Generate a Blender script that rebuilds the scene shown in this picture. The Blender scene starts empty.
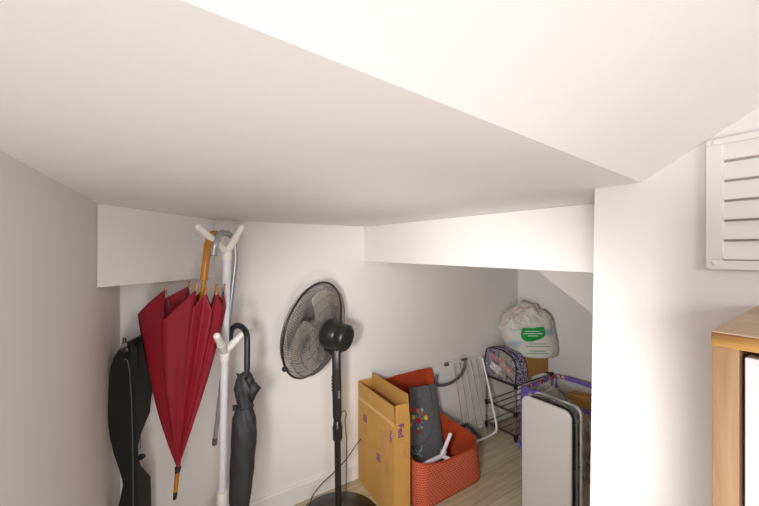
import bpy, bmesh, math, random
from mathutils import Vector, Matrix, Quaternion, noise
random.seed(7)
C = bpy.context.scene
COL = C.collection
A = math.radians(56.6)
SA, CA = math.sin(A), math.cos(A)
F = 349.0; CX = 379.5; HY = 251.0; CH = 1.25
PI = math.pi

# ---------- survey helpers: a sight line from the camera station to a known plane gives a place in the room
def c2w(X, Z, h): return Vector((SA*X + CA*Z, -CA*X + SA*Z, h))
def P(px, py, Z): return c2w((px-CX)/F*Z, Z, CH-(py-HY)/F*Z)
def RP(px, py, p0, n):
    o = Vector((0, 0, CH)); d = P(px, py, 1.0)-o
    t = (Vector(p0)-o).dot(Vector(n))/d.dot(Vector(n))
    return o+d*t
def RX(px, py, x): return RP(px, py, (x, 0, 0), (1, 0, 0))
def RY(px, py, y): return RP(px, py, (0, y, 0), (0, 1, 0))
def RZ(px, py, h): return RP(px, py, (0, 0, h), (0, 0, 1))
def V(*a): return Vector(a)

# ---------- materials
def s2l(c): return tuple(((v/12.92) if v <= .04045 else ((v+.055)/1.055)**2.4) for v in c)
def rgb(r, g, b): return s2l((r/255, g/255, b/255))+(1,)
def base(name):
    m = bpy.data.materials.new(name); m.use_nodes = True
    return m, m.node_tree.nodes, m.node_tree.links, m.node_tree.nodes['Principled BSDF']
def mat(name, col, rough=.5, metal=0, bump=0, bscale=80, var=0, vscale=20, alpha=1, trans=0, sheen=0, coords='Object'):
    m, N, L, B = base(name)
    B.inputs['Base Color'].default_value = col
    B.inputs['Roughness'].default_value = rough
    B.inputs['Metallic'].default_value = metal
    B.inputs['Alpha'].default_value = alpha
    B.inputs['Transmission Weight'].default_value = trans
    B.inputs['Sheen Weight'].default_value = sheen
    tc = N.new('ShaderNodeTexCoord')
    if bump:
        n = N.new('ShaderNodeTexNoise'); n.inputs['Scale'].default_value = bscale; n.inputs['Detail'].default_value = 6
        b = N.new('ShaderNodeBump'); b.inputs['Strength'].default_value = bump; b.inputs['Distance'].default_value = .002
        L.new(tc.outputs[coords], n.inputs['Vector']); L.new(n.outputs['Fac'], b.inputs['Height']); L.new(b.outputs['Normal'], B.inputs['Normal'])
    if var:
        n = N.new('ShaderNodeTexNoise'); n.inputs['Scale'].default_value = vscale; n.inputs['Detail'].default_value = 4
        r = N.new('ShaderNodeValToRGB')
        r.color_ramp.elements[0].position = .3; r.color_ramp.elements[1].position = .7
        r.color_ramp.elements[0].color = tuple(c*(1-var) for c in col[:3])+(1,)
        r.color_ramp.elements[1].color = tuple(min(1, c*(1+var)) for c in col[:3])+(1,)
        L.new(tc.outputs[coords], n.inputs['Vector']); L.new(n.outputs['Fac'], r.inputs['Fac']); L.new(r.outputs['Color'], B.inputs['Base Color'])
    return m

def plaster(name, col, blobs=False):
    m, N, L, B = base(name)
    B.inputs['Base Color'].default_value = col; B.inputs['Roughness'].default_value = .75
    tc = N.new('ShaderNodeTexCoord')
    n1 = N.new('ShaderNodeTexNoise'); n1.inputs['Scale'].default_value = 9; n1.inputs['Detail'].default_value = 8
    n2 = N.new('ShaderNodeTexNoise'); n2.inputs['Scale'].default_value = 180; n2.inputs['Detail'].default_value = 3
    mx = N.new('ShaderNodeMath'); mx.operation = 'MULTIPLY_ADD'; mx.inputs[1].default_value = .12
    L.new(tc.outputs['Object'], n1.inputs['Vector']); L.new(tc.outputs['Object'], n2.inputs['Vector'])
    L.new(n2.outputs['Fac'], mx.inputs[0]); L.new(n1.outputs['Fac'], mx.inputs[2])
    out = mx.outputs[0]
    if blobs:
        v = N.new('ShaderNodeTexVoronoi'); v.inputs['Scale'].default_value = 26
        L.new(tc.outputs['Object'], v.inputs['Vector'])
        rr = N.new('ShaderNodeValToRGB'); rr.color_ramp.elements[0].position = 0; rr.color_ramp.elements[1].position = .07
        rr.color_ramp.elements[0].color = (1, 1, 1, 1); rr.color_ramp.elements[1].color = (0, 0, 0, 1)
        L.new(v.outputs['Distance'], rr.inputs['Fac'])
        sel = N.new('ShaderNodeSeparateColor'); L.new(v.outputs['Color'], sel.inputs[0])
        gt = N.new('ShaderNodeMath'); gt.operation = 'GREATER_THAN'; gt.inputs[1].default_value = .9; L.new(sel.outputs[0], gt.inputs[0])
        ml = N.new('ShaderNodeMath'); ml.operation = 'MULTIPLY'; L.new(rr.outputs['Color'], ml.inputs[0]); L.new(gt.outputs[0], ml.inputs[1])
        ad = N.new('ShaderNodeMath'); ad.operation = 'MULTIPLY_ADD'; ad.inputs[1].default_value = .5
        L.new(ml.outputs[0], ad.inputs[0]); L.new(out, ad.inputs[2]); out = ad.outputs[0]
    b = N.new('ShaderNodeBump'); b.inputs['Strength'].default_value = .35; b.inputs['Distance'].default_value = .004
    L.new(out, b.inputs['Height']); L.new(b.outputs['Normal'], B.inputs['Normal'])
    return m

def wood(name, c1, c2, axis='x', rough=.5, scale=1.0, extra=None):
    m, N, L, B = base(name); B.inputs['Roughness'].default_value = rough
    tc = N.new('ShaderNodeTexCoord'); mp = N.new('ShaderNodeMapping')
    s = {'x': (3, 40, 40), 'y': (40, 3, 40), 'z': (40, 40, 3)}[axis]
    mp.inputs['Scale'].default_value = tuple(v*scale for v in s)
    n = N.new('ShaderNodeTexNoise'); n.inputs['Scale'].default_value = 1.2; n.inputs['Detail'].default_value = 8; n.inputs['Distortion'].default_value = .8
    r = N.new('ShaderNodeValToRGB'); r.color_ramp.elements[0].position = .35; r.color_ramp.elements[1].position = .65
    r.color_ramp.elements[0].color = c1; r.color_ramp.elements[1].color = c2
    L.new(tc.outputs['Object'], mp.inputs['Vector']); L.new(mp.outputs['Vector'], n.inputs['Vector']); L.new(n.outputs['Fac'], r.inputs['Fac'])
    L.new(r.outputs['Color'], B.inputs['Base Color'])
    b = N.new('ShaderNodeBump'); b.inputs['Strength'].default_value = .15; b.inputs['Distance'].default_value = .001
    L.new(n.outputs['Fac'], b.inputs['Height']); L.new(b.outputs['Normal'], B.inputs['Normal'])
    return m

def floor_mat():
    m, N, L, B = base('laminate planks'); B.inputs['Roughness'].default_value = .45
    tc = N.new('ShaderNodeTexCoord')
    br = N.new('ShaderNodeTexBrick'); br.inputs['Scale'].default_value = 1; br.inputs['Brick Width'].default_value = 1.2; br.inputs['Row Height'].default_value = .19
    br.inputs['Mortar Size'].default_value = .0012; br.inputs['Color1'].default_value = rgb(196, 180, 150); br.inputs['Color2'].default_value = rgb(206, 192, 164); br.inputs['Mortar'].default_value = rgb(120, 105, 82)
    L.new(tc.outputs['Object'], br.inputs['Vector'])
    mp = N.new('ShaderNodeMapping'); mp.inputs['Scale'].default_value = (3, 38, 1); L.new(tc.outputs['Object'], mp.inputs['Vector'])
    n = N.new('ShaderNodeTexNoise'); n.inputs['Scale'].default_value = 1.3; n.inputs['Detail'].default_value = 8; n.inputs['Distortion'].default_value = .6
    L.new(mp.outputs['Vector'], n.inputs['Vector'])
    r = N.new('ShaderNodeValToRGB'); r.color_ramp.elements[0].position = .3; r.color_ramp.elements[1].position = .7
    r.color_ramp.elements[0].color = (.62, .58, .52, 1); r.color_ramp.elements[1].color = (1.0, 1, 1, 1)
    L.new(n.outputs['Fac'], r.inputs['Fac'])
    mx = N.new('ShaderNodeMixRGB'); mx.blend_type = 'MULTIPLY'; mx.inputs['Fac'].default_value = .8
    L.new(br.outputs['Color'], mx.inputs['Color1']); L.new(r.outputs['Color'], mx.inputs['Color2']); L.new(mx.outputs['Color'], B.inputs['Base Color'])
    return m

def weave_mat():
    m, N, L, B = base('woven coral felt'); B.inputs['Roughness'].default_value = .8
    tc = N.new('ShaderNodeTexCoord'); sp = N.new('ShaderNodeSeparateXYZ'); L.new(tc.outputs['Object'], sp.inputs[0])
    ad = N.new('ShaderNodeMath'); ad.operation = 'SUBTRACT'; L.new(sp.outputs['X'], ad.inputs[0]); L.new(sp.outputs['Y'], ad.inputs[1])
    cb = N.new('ShaderNodeCombineXYZ'); L.new(ad.outputs[0], cb.inputs['X']); L.new(sp.outputs['Z'], cb.inputs['Y'])
    br = N.new('ShaderNodeTexBrick'); br.inputs['Scale'].default_value = 1; br.inputs['Brick Width'].default_value = .019; br.inputs['Row Height'].default_value = .0115
    br.inputs['Mortar Size'].default_value = .0026; br.inputs['Mortar Smooth'].default_value = .4
    br.inputs['Color1'].default_value = rgb(182, 68, 42); br.inputs['Color2'].default_value = rgb(166, 56, 34); br.inputs['Mortar'].default_value = rgb(212, 112, 80)
    L.new(cb.outputs[0], br.inputs['Vector']); L.new(br.outputs['Color'], B.inputs['Base Color'])
    b = N.new('ShaderNodeBump'); b.inputs['Strength'].default_value = .5; b.inputs['Distance'].default_value = .003
    L.new(br.outputs['Fac'], b.inputs['Height']); L.new(b.outputs['Normal'], B.inputs['Normal'])
    return m

def spots_mat(name, c1, c2, c3, scale):
    m, N, L, B = base(name); B.inputs['Roughness'].default_value = .7
    tc = N.new('ShaderNodeTexCoord'); v = N.new('ShaderNodeTexVoronoi'); v.inputs['Scale'].default_value = scale
    L.new(tc.outputs['Object'], v.inputs['Vector'])
    s = N.new('ShaderNodeSeparateColor'); L.new(v.outputs['Color'], s.inputs[0])
    r = N.new('ShaderNodeValToRGB'); r.color_ramp.interpolation = 'CONSTANT'
    r.color_ramp.elements[0].color = c1; r.color_ramp.elements[1].position = .45; r.color_ramp.elements[1].color = c2
    e = r.color_ramp.elements.new(.8); e.color = c3
    L.new(s.outputs[0], r.inputs['Fac']); L.new(r.outputs['Color'], B.inputs['Base Color'])
    return m

def clear_mat(name, tint, fac, rough=.15):
    m = bpy.data.materials.new(name); m.use_nodes = True; N = m.node_tree.nodes; L = m.node_tree.links
    B = N['Principled BSDF']; B.inputs['Base Color'].default_value = tint; B.inputs['Roughness'].default_value = rough
    t = N.new('ShaderNodeBsdfTransparent'); mx = N.new('ShaderNodeMixShader'); out = N['Material Output']
    tc = N.new('ShaderNodeTexCoord'); n = N.new('ShaderNodeTexNoise'); n.inputs['Scale'].default_value = 14; n.inputs['Detail'].default_value = 5; n.inputs['Distortion'].default_value = 1.5
    L.new(tc.outputs['Object'], n.inputs['Vector'])
    mr = N.new('ShaderNodeMapRange'); mr.inputs['From Min'].default_value = .35; mr.inputs['From Max'].default_value = .7
    mr.inputs['To Min'].default_value = max(0, fac-.15); mr.inputs['To Max'].default_value = min(1, fac+.25)
    L.new(n.outputs['Fac'], mr.inputs['Value']); L.new(mr.outputs[0], mx.inputs['Fac'])
    b = N.new('ShaderNodeBump'); b.inputs['Strength'].default_value = .7; b.inputs['Distance'].default_value = .01
    L.new(n.outputs['Fac'], b.inputs['Height']); L.new(b.outputs['Normal'], B.inputs['Normal'])
    L.new(t.outputs[0], mx.inputs[1]); L.new(B.outputs[0], mx.inputs[2]); L.new(mx.outputs[0], out.inputs['Surface'])
    return m

def carrier_mat():
    m, N, L, B = base('milky carrier bag plastic'); B.inputs['Roughness'].default_value = .32
    tc = N.new('ShaderNodeTexCoord')
    n = N.new('ShaderNodeTexNoise'); n.inputs['Scale'].default_value = 7; n.inputs['Detail'].default_value = 2
    r = N.new('ShaderNodeValToRGB'); e = r.color_ramp.elements
    e[0].position = .3; e[0].color = rgb(176, 192, 204); e[1].position = .72; e[1].color = rgb(226, 196, 190)
    k = e.new(.42); k.color = rgb(222, 220, 210); k = e.new(.62); k.color = rgb(228, 224, 214)
    L.new(tc.outputs['Object'], n.inputs['Vector']); L.new(n.outputs['Fac'], r.inputs['Fac']); L.new(r.outputs['Color'], B.inputs['Base Color'])
    n2 = N.new('ShaderNodeTexNoise'); n2.inputs['Scale'].default_value = 28; n2.inputs['Detail'].default_value = 5; n2.inputs['Distortion'].default_value = 2.5
    L.new(tc.outputs['Object'], n2.inputs['Vector'])
    b = N.new('ShaderNodeBump'); b.inputs['Strength'].default_value = .5; b.inputs['Distance'].default_value = .01
    L.new(n2.outputs['Fac'], b.inputs['Height']); L.new(b.outputs['Normal'], B.inputs['Normal'])
    return m

M = dict(
    wall=plaster('matt white wall paint', rgb(237, 232, 229)),
    ceil=plaster('ceiling paint with plaster nibs', rgb(238, 234, 234), True),
    floor=floor_mat(),
    gloss=mat('white skirting paint', rgb(232, 230, 228), .4),
    plastic=mat('white vent plastic', rgb(236, 234, 231), .35),
    gap=mat('vent gap shadow mesh', rgb(170, 160, 158), .8),
    oak=wood('oak veneer', rgb(158, 120, 84), rgb(192, 158, 120), 'z'),
    oaktop=wood('oak veneer top', rgb(164, 136, 108), rgb(190, 164, 136), 'y'),
    osb=wood('raw board edge', rgb(112, 70, 26), rgb(206, 158, 84), 'y', .7, .7),
    door=mat('white cabinet door', rgb(226, 224, 228), .35),
    darkgap=mat('dark cabinet gap', rgb(50, 42, 36), .8),
    black=mat('black plastic', rgb(34, 32, 34), .32, bump=.05),
    blacksoft=mat('black speckled case shell', rgb(13, 14, 15), .85, bump=.15, bscale=300, var=.25, vscale=140),
    blackin=mat('black case lining', rgb(12, 12, 13), .7),
    edgegrey=mat('grey edge piping', rgb(96, 94, 90), .6),
    gunmetal=mat('dark hardware metal', rgb(70, 66, 62), .4, .7),
    whitetube=mat('white enamelled tube', rgb(230, 230, 236), .3),
    cream=mat('cream white plastic', rgb(240, 237, 230), .4),
    greytube=mat('silver grey lacquered tube', rgb(168, 168, 170), .3, .5),
    red=mat('crimson umbrella cloth', rgb(150, 22, 42), .55, bump=.1, bscale=400, var=.08, vscale=9),
    amber=wood('varnished amber wood', rgb(170, 98, 16), rgb(208, 140, 34), 'z', .25),
    charcoal=mat('charcoal umbrella cloth', rgb(44, 45, 48), .6, bump=.1, bscale=300, var=.15, vscale=12),
    handle=mat('black rubber handle', rgb(36, 36, 38), .45),
    wire=mat('fan guard wire', rgb(98, 96, 96), .4, .3),
    blade=clear_mat('smoky ivory fan blade', rgb(206, 200, 184), .55, .3),
    card=mat('corrugated cardboard', rgb(198, 148, 76), .8, bump=.15, bscale=60, var=.06, vscale=7),
    cardin=mat('cardboard inside', rgb(176, 134, 78), .85, var=.05),
    cardedge=mat('pale cardboard tape seam', rgb(214, 174, 112), .6),
    purple=mat('purple print', rgb(106, 38, 132), .7),
    faint=mat('faded mauve print', rgb(168, 112, 104), .7),
    orangeprint=mat('faded orange print', rgb(206, 150, 92), .7),
    weave=weave_mat(),
    lining=mat('burnt orange felt lining', rgb(180, 64, 22), .85, bump=.2, bscale=200, var=.06),
    felt=mat('mottled grey felt', rgb(104, 104, 108), .95, bump=.4, bscale=260, var=.22, vscale=120),
    feltd=mat('darker grey felt edge', rgb(74, 76, 80), .95, bump=.4, bscale=260),
    dred=mat('red felt', rgb(214, 30, 40), .9), dblue=mat('blue felt', rgb(62, 110, 190), .9), dyel=mat('yellow felt', rgb(238, 200, 50), .9),
    dora=mat('orange felt', rgb(236, 124, 40), .9), dcyan=mat('pale cyan thread', rgb(130, 196, 214), .9), ddark=mat('wine felt', rgb(150, 50, 60), .9),
    hangw=mat('white hook piece plastic', rgb(236, 232, 240), .35),
    cordw=mat('cream cord', rgb(226, 214, 184), .7),
    airer=mat('white coated airer tube', rgb(238, 238, 238), .3),
    airwire=mat('grey coated airer wire', rgb(132, 129, 126), .4),
    armgrey=mat('dark grey airer arm', rgb(88, 90, 94), .5),
    rack=mat('dark pewter rack metal', rgb(84, 80, 78), .4, .4),
    rackthin=mat('grey rack rod', rgb(128, 122, 118), .4, .5),
    joint=mat('black rack joint', rgb(30, 30, 32), .5),
    pattern=spots_mat('speckled navy and white cloth', rgb(74, 70, 100), rgb(200, 192, 208), rgb(128, 116, 146), 150),
    windowp=clear_mat('clear vinyl window', rgb(220, 220, 220), .05, .08),
    piping=mat('black piping', rgb(30, 28, 34), .6),
    carrier=carrier_mat(),
    green=mat('green bag print', rgb(34, 160, 70), .4),
    greend=mat('pale green bag lettering', rgb(120, 158, 120), .5),
    whitep=mat('white print', rgb(236, 240, 232), .5),
    tableface=mat('warm white moulded table top', rgb(196, 193, 190), .3),
    tablein=mat('black folded underside', rgb(20, 21, 23), .5, bump=.2),
    film=clear_mat('crinkled clear film', rgb(170, 176, 176), .12, .1),
    bagclear=clear_mat('cloudy clear bag plastic', rgb(222, 214, 208), .34, .2),
    violet=mat('violet webbing', rgb(120, 98, 190), .7),
    crim=spots_mat('crimson and white band', rgb(170, 30, 70), rgb(190, 60, 90), rgb(230, 210, 220), 120),
    pink=mat('dusty pink cloth', rgb(176, 110, 104), .9, bump=.3, bscale=60),
    redp=mat('red packet', rgb(206, 48, 44), .4), pinkp=mat('pink packet', rgb(206, 120, 130), .5), whitepk=spots_mat('white packet with small print', rgb(236, 232, 228), rgb(240, 236, 232), rgb(200, 120, 130), 160),
    olive=mat('olive sachet', rgb(150, 150, 120), .5), greyp=mat('grey pouch', rgb(100, 106, 112), .6), yellow=mat('yellow sticker', rgb(240, 190, 50), .5),
    lampg=mat('lamp shell', rgb(220, 220, 220), .4),
)

# ---------- mesh helpers
def obj(name, bm, m, parent=None, smooth=False, loc=None, mats=None, bevel=0, solid=0, sub=0):
    bmesh.ops.recalc_face_normals(bm, faces=bm.faces) if not solid else None
    me = bpy.data.meshes.new(name)
    if loc is not None:
        for v in bm.verts: v.co -= loc
    bm.to_mesh(me); bm.free()
    for x in (mats or [m]): me.materials.append(x)
    o = bpy.data.objects.new(name, me); COL.objects.link(o)
    if loc is not None: o.location = loc
    if parent is not None:
        o.parent = parent
        o.matrix_parent_inverse = Matrix.Translation(parent.location).inverted() if parent.rotation_euler.to_quaternion() == Quaternion() else parent.matrix_basis.inverted()
    if smooth:
        for p in me.polygons: p.use_smooth = True
        if smooth != 2:
            try: me.set_sharp_from_angle(angle=math.radians(50))
            except Exception: pass
    if solid:
        s = o.modifiers.new('s', 'SOLIDIFY'); s.thickness = solid; s.offset = 0
    if bevel:
        b = o.modifiers.new('b', 'BEVEL'); b.width = bevel; b.segments = 2; b.limit_method = 'ANGLE'
    if sub:
        s = o.modifiers.new('u', 'SUBSURF'); s.levels = sub; s.render_levels = sub
    return o
def nb(): return bmesh.new()
def thing(name, label, cat, loc, group=None):
    o = bpy.data.objects.new(name, None); COL.objects.link(o); o.location = loc; o.empty_display_size = .05
    o['label'] = label; o['category'] = cat
    if group: o['group'] = group
    return o
def tag(o, label, cat, group=None):
    o['label'] = label; o['category'] = cat
    if group: o['group'] = group
    return o
def struct(o): o['kind'] = 'structure'; return o

def prism(bm, pts, off):
    """closed polygon pts swept by vector off"""
    off = Vector(off); n = len(pts)
    a = [bm.verts.new(Vector(p)) for p in pts]; b = [bm.verts.new(Vector(p)+off) for p in pts]
    bm.faces.new(a); bm.faces.new(list(reversed(b)))
    for i in range(n):
        j = (i+1) % n; bm.faces.new((a[i], b[i], b[j], a[j]))
    return bm
def box(bm, c, s, R=None):
    c = Vector(c); vs = []
    for z in (-1, 1):
        for x, y in ((-1, -1), (1, -1), (1, 1), (-1, 1)):
            d = Vector((x*s[0]/2, y*s[1]/2, z*s[2]/2))
            vs.append(bm.verts.new(c+(R @ d if R else d)))
    for f in ((0, 1, 2, 3), (4, 7, 6, 5), (0, 4, 5, 1), (1, 5, 6, 2), (2, 6, 7, 3), (3, 7, 4, 0)):
        bm.faces.new([vs[i] for i in f])
    return bm
def tube(bm, pts, r, seg=12, cap=True, closed=False):
    pts = [Vector(p) for p in pts]; n = len(pts)
    rs = r if isinstance(r, (list, tuple)) else [r]*n
    tang = []
    for i in range(n):
        if closed: t = pts[(i+1) % n]-pts[i-1]
        else: t = pts[min(i+1, n-1)]-pts[max(i-1, 0)]
        tang.append(t.normalized())
    up = Vector((0, 0, 1)) if abs(tang[0].z) < .9 else Vector((1, 0, 0))
    nrm = (up-tang[0]*up.dot(tang[0])).normalized()
    rings = []
    for i in range(n):
        if i: nrm = (nrm-tang[i]*nrm.dot(tang[i])).normalized()
        bi = tang[i].cross(nrm)
        rings.append([bm.verts.new(pts[i]+(nrm*math.cos(2*PI*k/seg)+bi*math.sin(2*PI*k/seg))*rs[i]) for k in range(seg)])
    m = n if closed else n-1
    for i in range(m):
        a, b = rings[i], rings[(i+1) % n]
        for k in range(seg): bm.faces.new((a[k], a[(k+1) % seg], b[(k+1) % seg], b[k]))
    if cap and not closed:
        bm.faces.new(list(reversed(rings[0]))); bm.faces.new(rings[-1])
    return bm
def smoothpath(pts, n=8):
    pts = [Vector(p) for p in pts]; out = []
    for i in range(len(pts)-1):
        p0 = pts[max(i-1, 0)]; p1 = pts[i]; p2 = pts[i+1]; p3 = pts[min(i+2, len(pts)-1)]
        for k in range(n):
            t = k/n
            out.append(.5*((2*p1)+(p2-p0)*t+(2*p0-5*p1+4*p2-p3)*t*t+(3*p1-p0-3*p2+p3)*t**3))
    out.append(pts[-1]); return out
def lathe(bm, prof, o=(0, 0, 0), axis=(0, 0, 1), seg=32):
    """prof = [(r, z)]"""
    o = Vector(o); q = Vector((0, 0, 1)).rotation_difference(Vector(axis).normalized())
    rings = []
    for r, z in prof:
        if r < 1e-6: rings.append([bm.verts.new(o+q @ Vector((0, 0, z)))])
        else: rings.append([bm.verts.new(o+q @ Vector((r*math.cos(2*PI*k/seg), r*math.sin(2*PI*k/seg), z))) for k in range(seg)])
    for a, b in zip(rings, rings[1:]):
        for k in range(seg):
            k2 = (k+1) % seg
            if len(a) == 1 and len(b) == 1: continue
            if len(a) == 1: bm.faces.new((a[0], b[k2], b[k]))
            elif len(b) == 1: bm.faces.new((a[k], a[k2], b[0]))
            else: bm.faces.new((a[k], a[k2], b[k2], b[k]))
    return bm
def peg(bm, a, b, ra, rb=None, seg=14):
    """rounded-end rod"""
    rb = rb or ra; a = Vector(a); b = Vector(b); d = (b-a).normalized(); L = (b-a).length
    pts = [a]; rs = [ra]
    pts.append(b-d*rb*.8); rs.append(rb)
    for k in range(1, 5):
        t = k/4*PI/2
        pts.append(b-d*rb*.8+d*rb*.8*math.sin(t)); rs.append(max(rb*math.cos(t), .0003))
    return tube(bm, pts, rs, seg)
def text_bm(s, size, thick=.0003):
    cu = bpy.data.curves.new('t', 'FONT'); cu.body = s; cu.size = size; cu.extrude = thick; cu.offset = size*.02
    o = bpy.data.objects.new('t', cu); COL.objects.link(o)
    dg = bpy.context.evaluated_depsgraph_get(); me = bpy.data.meshes.new_from_object(o.evaluated_get(dg))
    bm = nb(); bm.from_mesh(me); bpy.data.objects.remove(o); bpy.data.curves.remove(cu); bpy.data.meshes.remove(me)
    return bm
def place(bm, origin, ex, ey):
    ex = Vector(ex).normalized(); ey = Vector(ey).normalized(); ez = ex.cross(ey)
    mt = Matrix((ex, ey, ez)).transposed().to_4x4(); mt.translation = Vector(origin)
    bmesh.ops.transform(bm, matrix=mt, verts=bm.verts); return bm

# =====================================================  THE SETTING
HS = CH+.136            # soffit height
lw = lambda y: -.094+(y-1.677)*.0745           # left wall runs slightly out of square
YB = 1.677; TH = .06; YR = -2.2
def wall(name, p, q, z0, z1, out, m='wall'):
    p = Vector(p+(0,)); q = Vector(q+(0,)); bm = nb()
    prism(bm, [p+V(0, 0, z0), q+V(0, 0, z0), q+V(0, 0, z1), p+V(0, 0, z1)], Vector(out+(0,))*TH)
    return struct(obj(name, bm, M[m]))
fw = lambda y: 2.398+(1.677-y)*.36             # far wall of the nook
wall('wall_left', (lw(YR), YR), (lw(YB), YB), 0, 2.9, (-1, 0))
wall('wall_back', (lw(YB)-.06, YB), (3.3, YB), 0, 1.6, (0, 1))
wall('wall_far', (fw(1.677), 1.677), (fw(.25), .25), 0, 1.6, (1, 0))
wall('wall_nook', (.90, .381), (3.0, .381), 0, 1.386, (0, -1))
bm = nb(); prism(bm, [(.815, YR, 0), (.815, .398, 0), (.815, .379, HS), (.815, .292, HS), (.815, YR, HS+.589*(.292-YR))], (.085, 0, 0)); struct(obj('wall_right', bm, M['wall']))
wall('wall_rear', (-.5, YR), (.9, YR), 0, 2.9, (0, -1))
bm = nb(); prism(bm, [(-.45, YR-.05, 0), (3.3, YR-.05, 0), (3.3, 1.75, 0), (-.45, 1.75, 0)], (0, 0, -.05)); struct(obj('floor', bm, M['floor']))
# low flat soffit, its front edge almost square to the side walls, then the sloping underside of the stairs
ex0 = (-.5, .217-.514*.0935); ex1 = (.88, .298)
bm = nb(); prism(bm, [(ex0[0], ex0[1], HS), (.815, .292, HS), (.88, .298, HS), (.88, .35, HS), (3.3, .35, HS), (3.3, 1.74, HS), (-.5, 1.74, HS)], (0, 0, .05)); struct(obj('ceiling', bm, M['ceil']))
def slz(x, y):
    ye = .217+(x-.014)*.0935
    return HS+.589*(ye-y)
yt = -1.3; zt = slz(0, yt)
bm = nb(); prism(bm, [(ex0[0], ex0[1], HS), (.9, .2998, HS), (.9, yt, slz(.9, yt)), (ex0[0], yt, slz(ex0[0], yt))], (0, .03, .06)); struct(obj('ceiling_slope', bm, M['ceil']))
bm = nb(); prism(bm, [(-.5, yt+.05, 2.26), (.9, yt+.05, 2.26), (.9, YR-.05, 2.26), (-.5, YR-.05, 2.26)], (0, 0, .05)); struct(obj('ceiling_upper', bm, M['ceil']))
# boxed-in beams
bm = nb()
a = V(-.124, 1.266, 0); b = V(.24, YB-.001, 0); c = V(lw(YB)+.001, YB-.001, 0); a.x = lw(a.y)+.001
za, zb = 1.146, 1.134
vs = [bm.verts.new(v) for v in (a+V(0, 0, za), b+V(0, 0, zb), c+V(0, 0, zb), a+V(0, 0, HS), b+V(0, 0, HS), c+V(0, 0, HS))]
for f in ((0, 1, 2), (5, 4, 3), (0, 3, 4, 1), (1, 4, 5, 2), (2, 5, 3, 0)): bm.faces.new([vs[i] for i in f])
struct(obj('trim_1', bm, M['wall'], bevel=.002))
bm = nb(); prism(bm, [(1.003, YB-.001, 1.192), (1.055, .383, 1.188), (1.055, .383, HS-.0005), (1.003, YB-.001, HS-.0005)], (.16, 0, 0)); struct(obj('trim_2', bm, M['wall'], bevel=.002))
# stair stringer wedge, set forward of the far wall to catch more light
nf = V(-.941, -.339, 0); p0 = V(2.398, 1.677, 0)+nf*.62
off = -nf*.07
top1 = RP(519, 200, p0, nf); lo1 = RP(519, 256.5, p0, nf); lo2 = RP(660, 366, p0, nf); top2 = RP(660, 200, p0, nf); top1.z = HS-.001; top2.z = HS-.001
for v_ in (top1, lo1):
    v_.y = min(v_.y, 1.61)
bm = nb(); prism(bm, [lo1, lo2, top2, top1], off); struct(obj('trim_3', bm, M['wall']))
# skirting
bm = nb(); prism(bm, [(lw(YB)+.012, YB-.0005, .001), (lw(YB)+.012, YB-.013, .001), (lw(YB)+.012, YB-.013, .082), (lw(YB)+.012, YB-.009, .09), (lw(YB)+.012, YB-.0005, .09)], (2.39-lw(YB), 0, 0)); struct(obj('baseboard_back', bm, M['gloss']))
bm = nb(); prism(bm, [(fw(1.66)-.001, 1.66, .001), (fw(.4)-.001, .4, .001), (fw(.4)-.014, .4, .001), (fw(1.66)-.014, 1.66, .001)], (0, 0, .089)); struct(obj('baseboard_far', bm, M['gloss']))

# =====================================================  AIR VENT
pv = RX(707, 142, .815); y0 = pv.y; zt_, zb_ = 1.441, 1.2185
t = thing('air_vent', 'white square louvred air vent screwed high on the right wall under the sloping ceiling', 'vent', (.815, y0-.11, 1.33))
W = .225
bm = nb()
def ring(bm, y0, y1, z0, z1, w, x0, x1):
    for (a, b, c, d) in ((y0, y1, z1-w, z1), (y0, y1, z0, z0+w), (y0, y0+w, z0+w, z1-w), (y1-w, y1, z0+w, z1-w)):
        box(bm, ((x0+x1)/2, (a+b)/2, (c+d)/2), (abs(x1-x0), b-a, d-c))
for (a, b, c, d) in ((y0-W, y0, 1.4305, 1.441), (y0-W, y0, zb_, 1.2345), (y0-W, y0-W+.0225, 1.2345, 1.4305), (y0-.0225, y0, 1.2345, 1.4305)): box(bm, (.81025, (a+b)/2, (c+d)/2), (.0085, b-a, d-c))
obj('frame', bm, M['plastic'], t, bevel=.0015)
ylo, yhi = y0-W+.0225, y0-.0225
bm = nb(); box(bm, (.8135, (ylo+yhi)/2, 1.3325), (.002, yhi-ylo, .196)); obj('backing_mesh', bm, M['gap'], t)
for k in range(6):
    z = 1.4015-.0334*k
    bm = nb()
    prism(bm, [(.8125, ylo, z+.0312), (.805, ylo, z+.004), (.805, ylo, z+.0015), (.8125, ylo, z+.0015)], (0, yhi-ylo, 0))
    obj('slat', bm, M['plastic'], t)
for yy, zz in ((y0-.011, zt_-.006), (y0-.011, zb_+.011), (y0-W+.011, zt_-.006), (y0-W+.011, zb_+.011)):
    bm = nb(); lathe(bm, [(0, 0), (.0035, 0), (.0028, .0012), (0, .0018)], (.806, yy, zz), (-1, 0, 0), 12); obj('screw', bm, M['plastic'], t, smooth=True)

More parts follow.
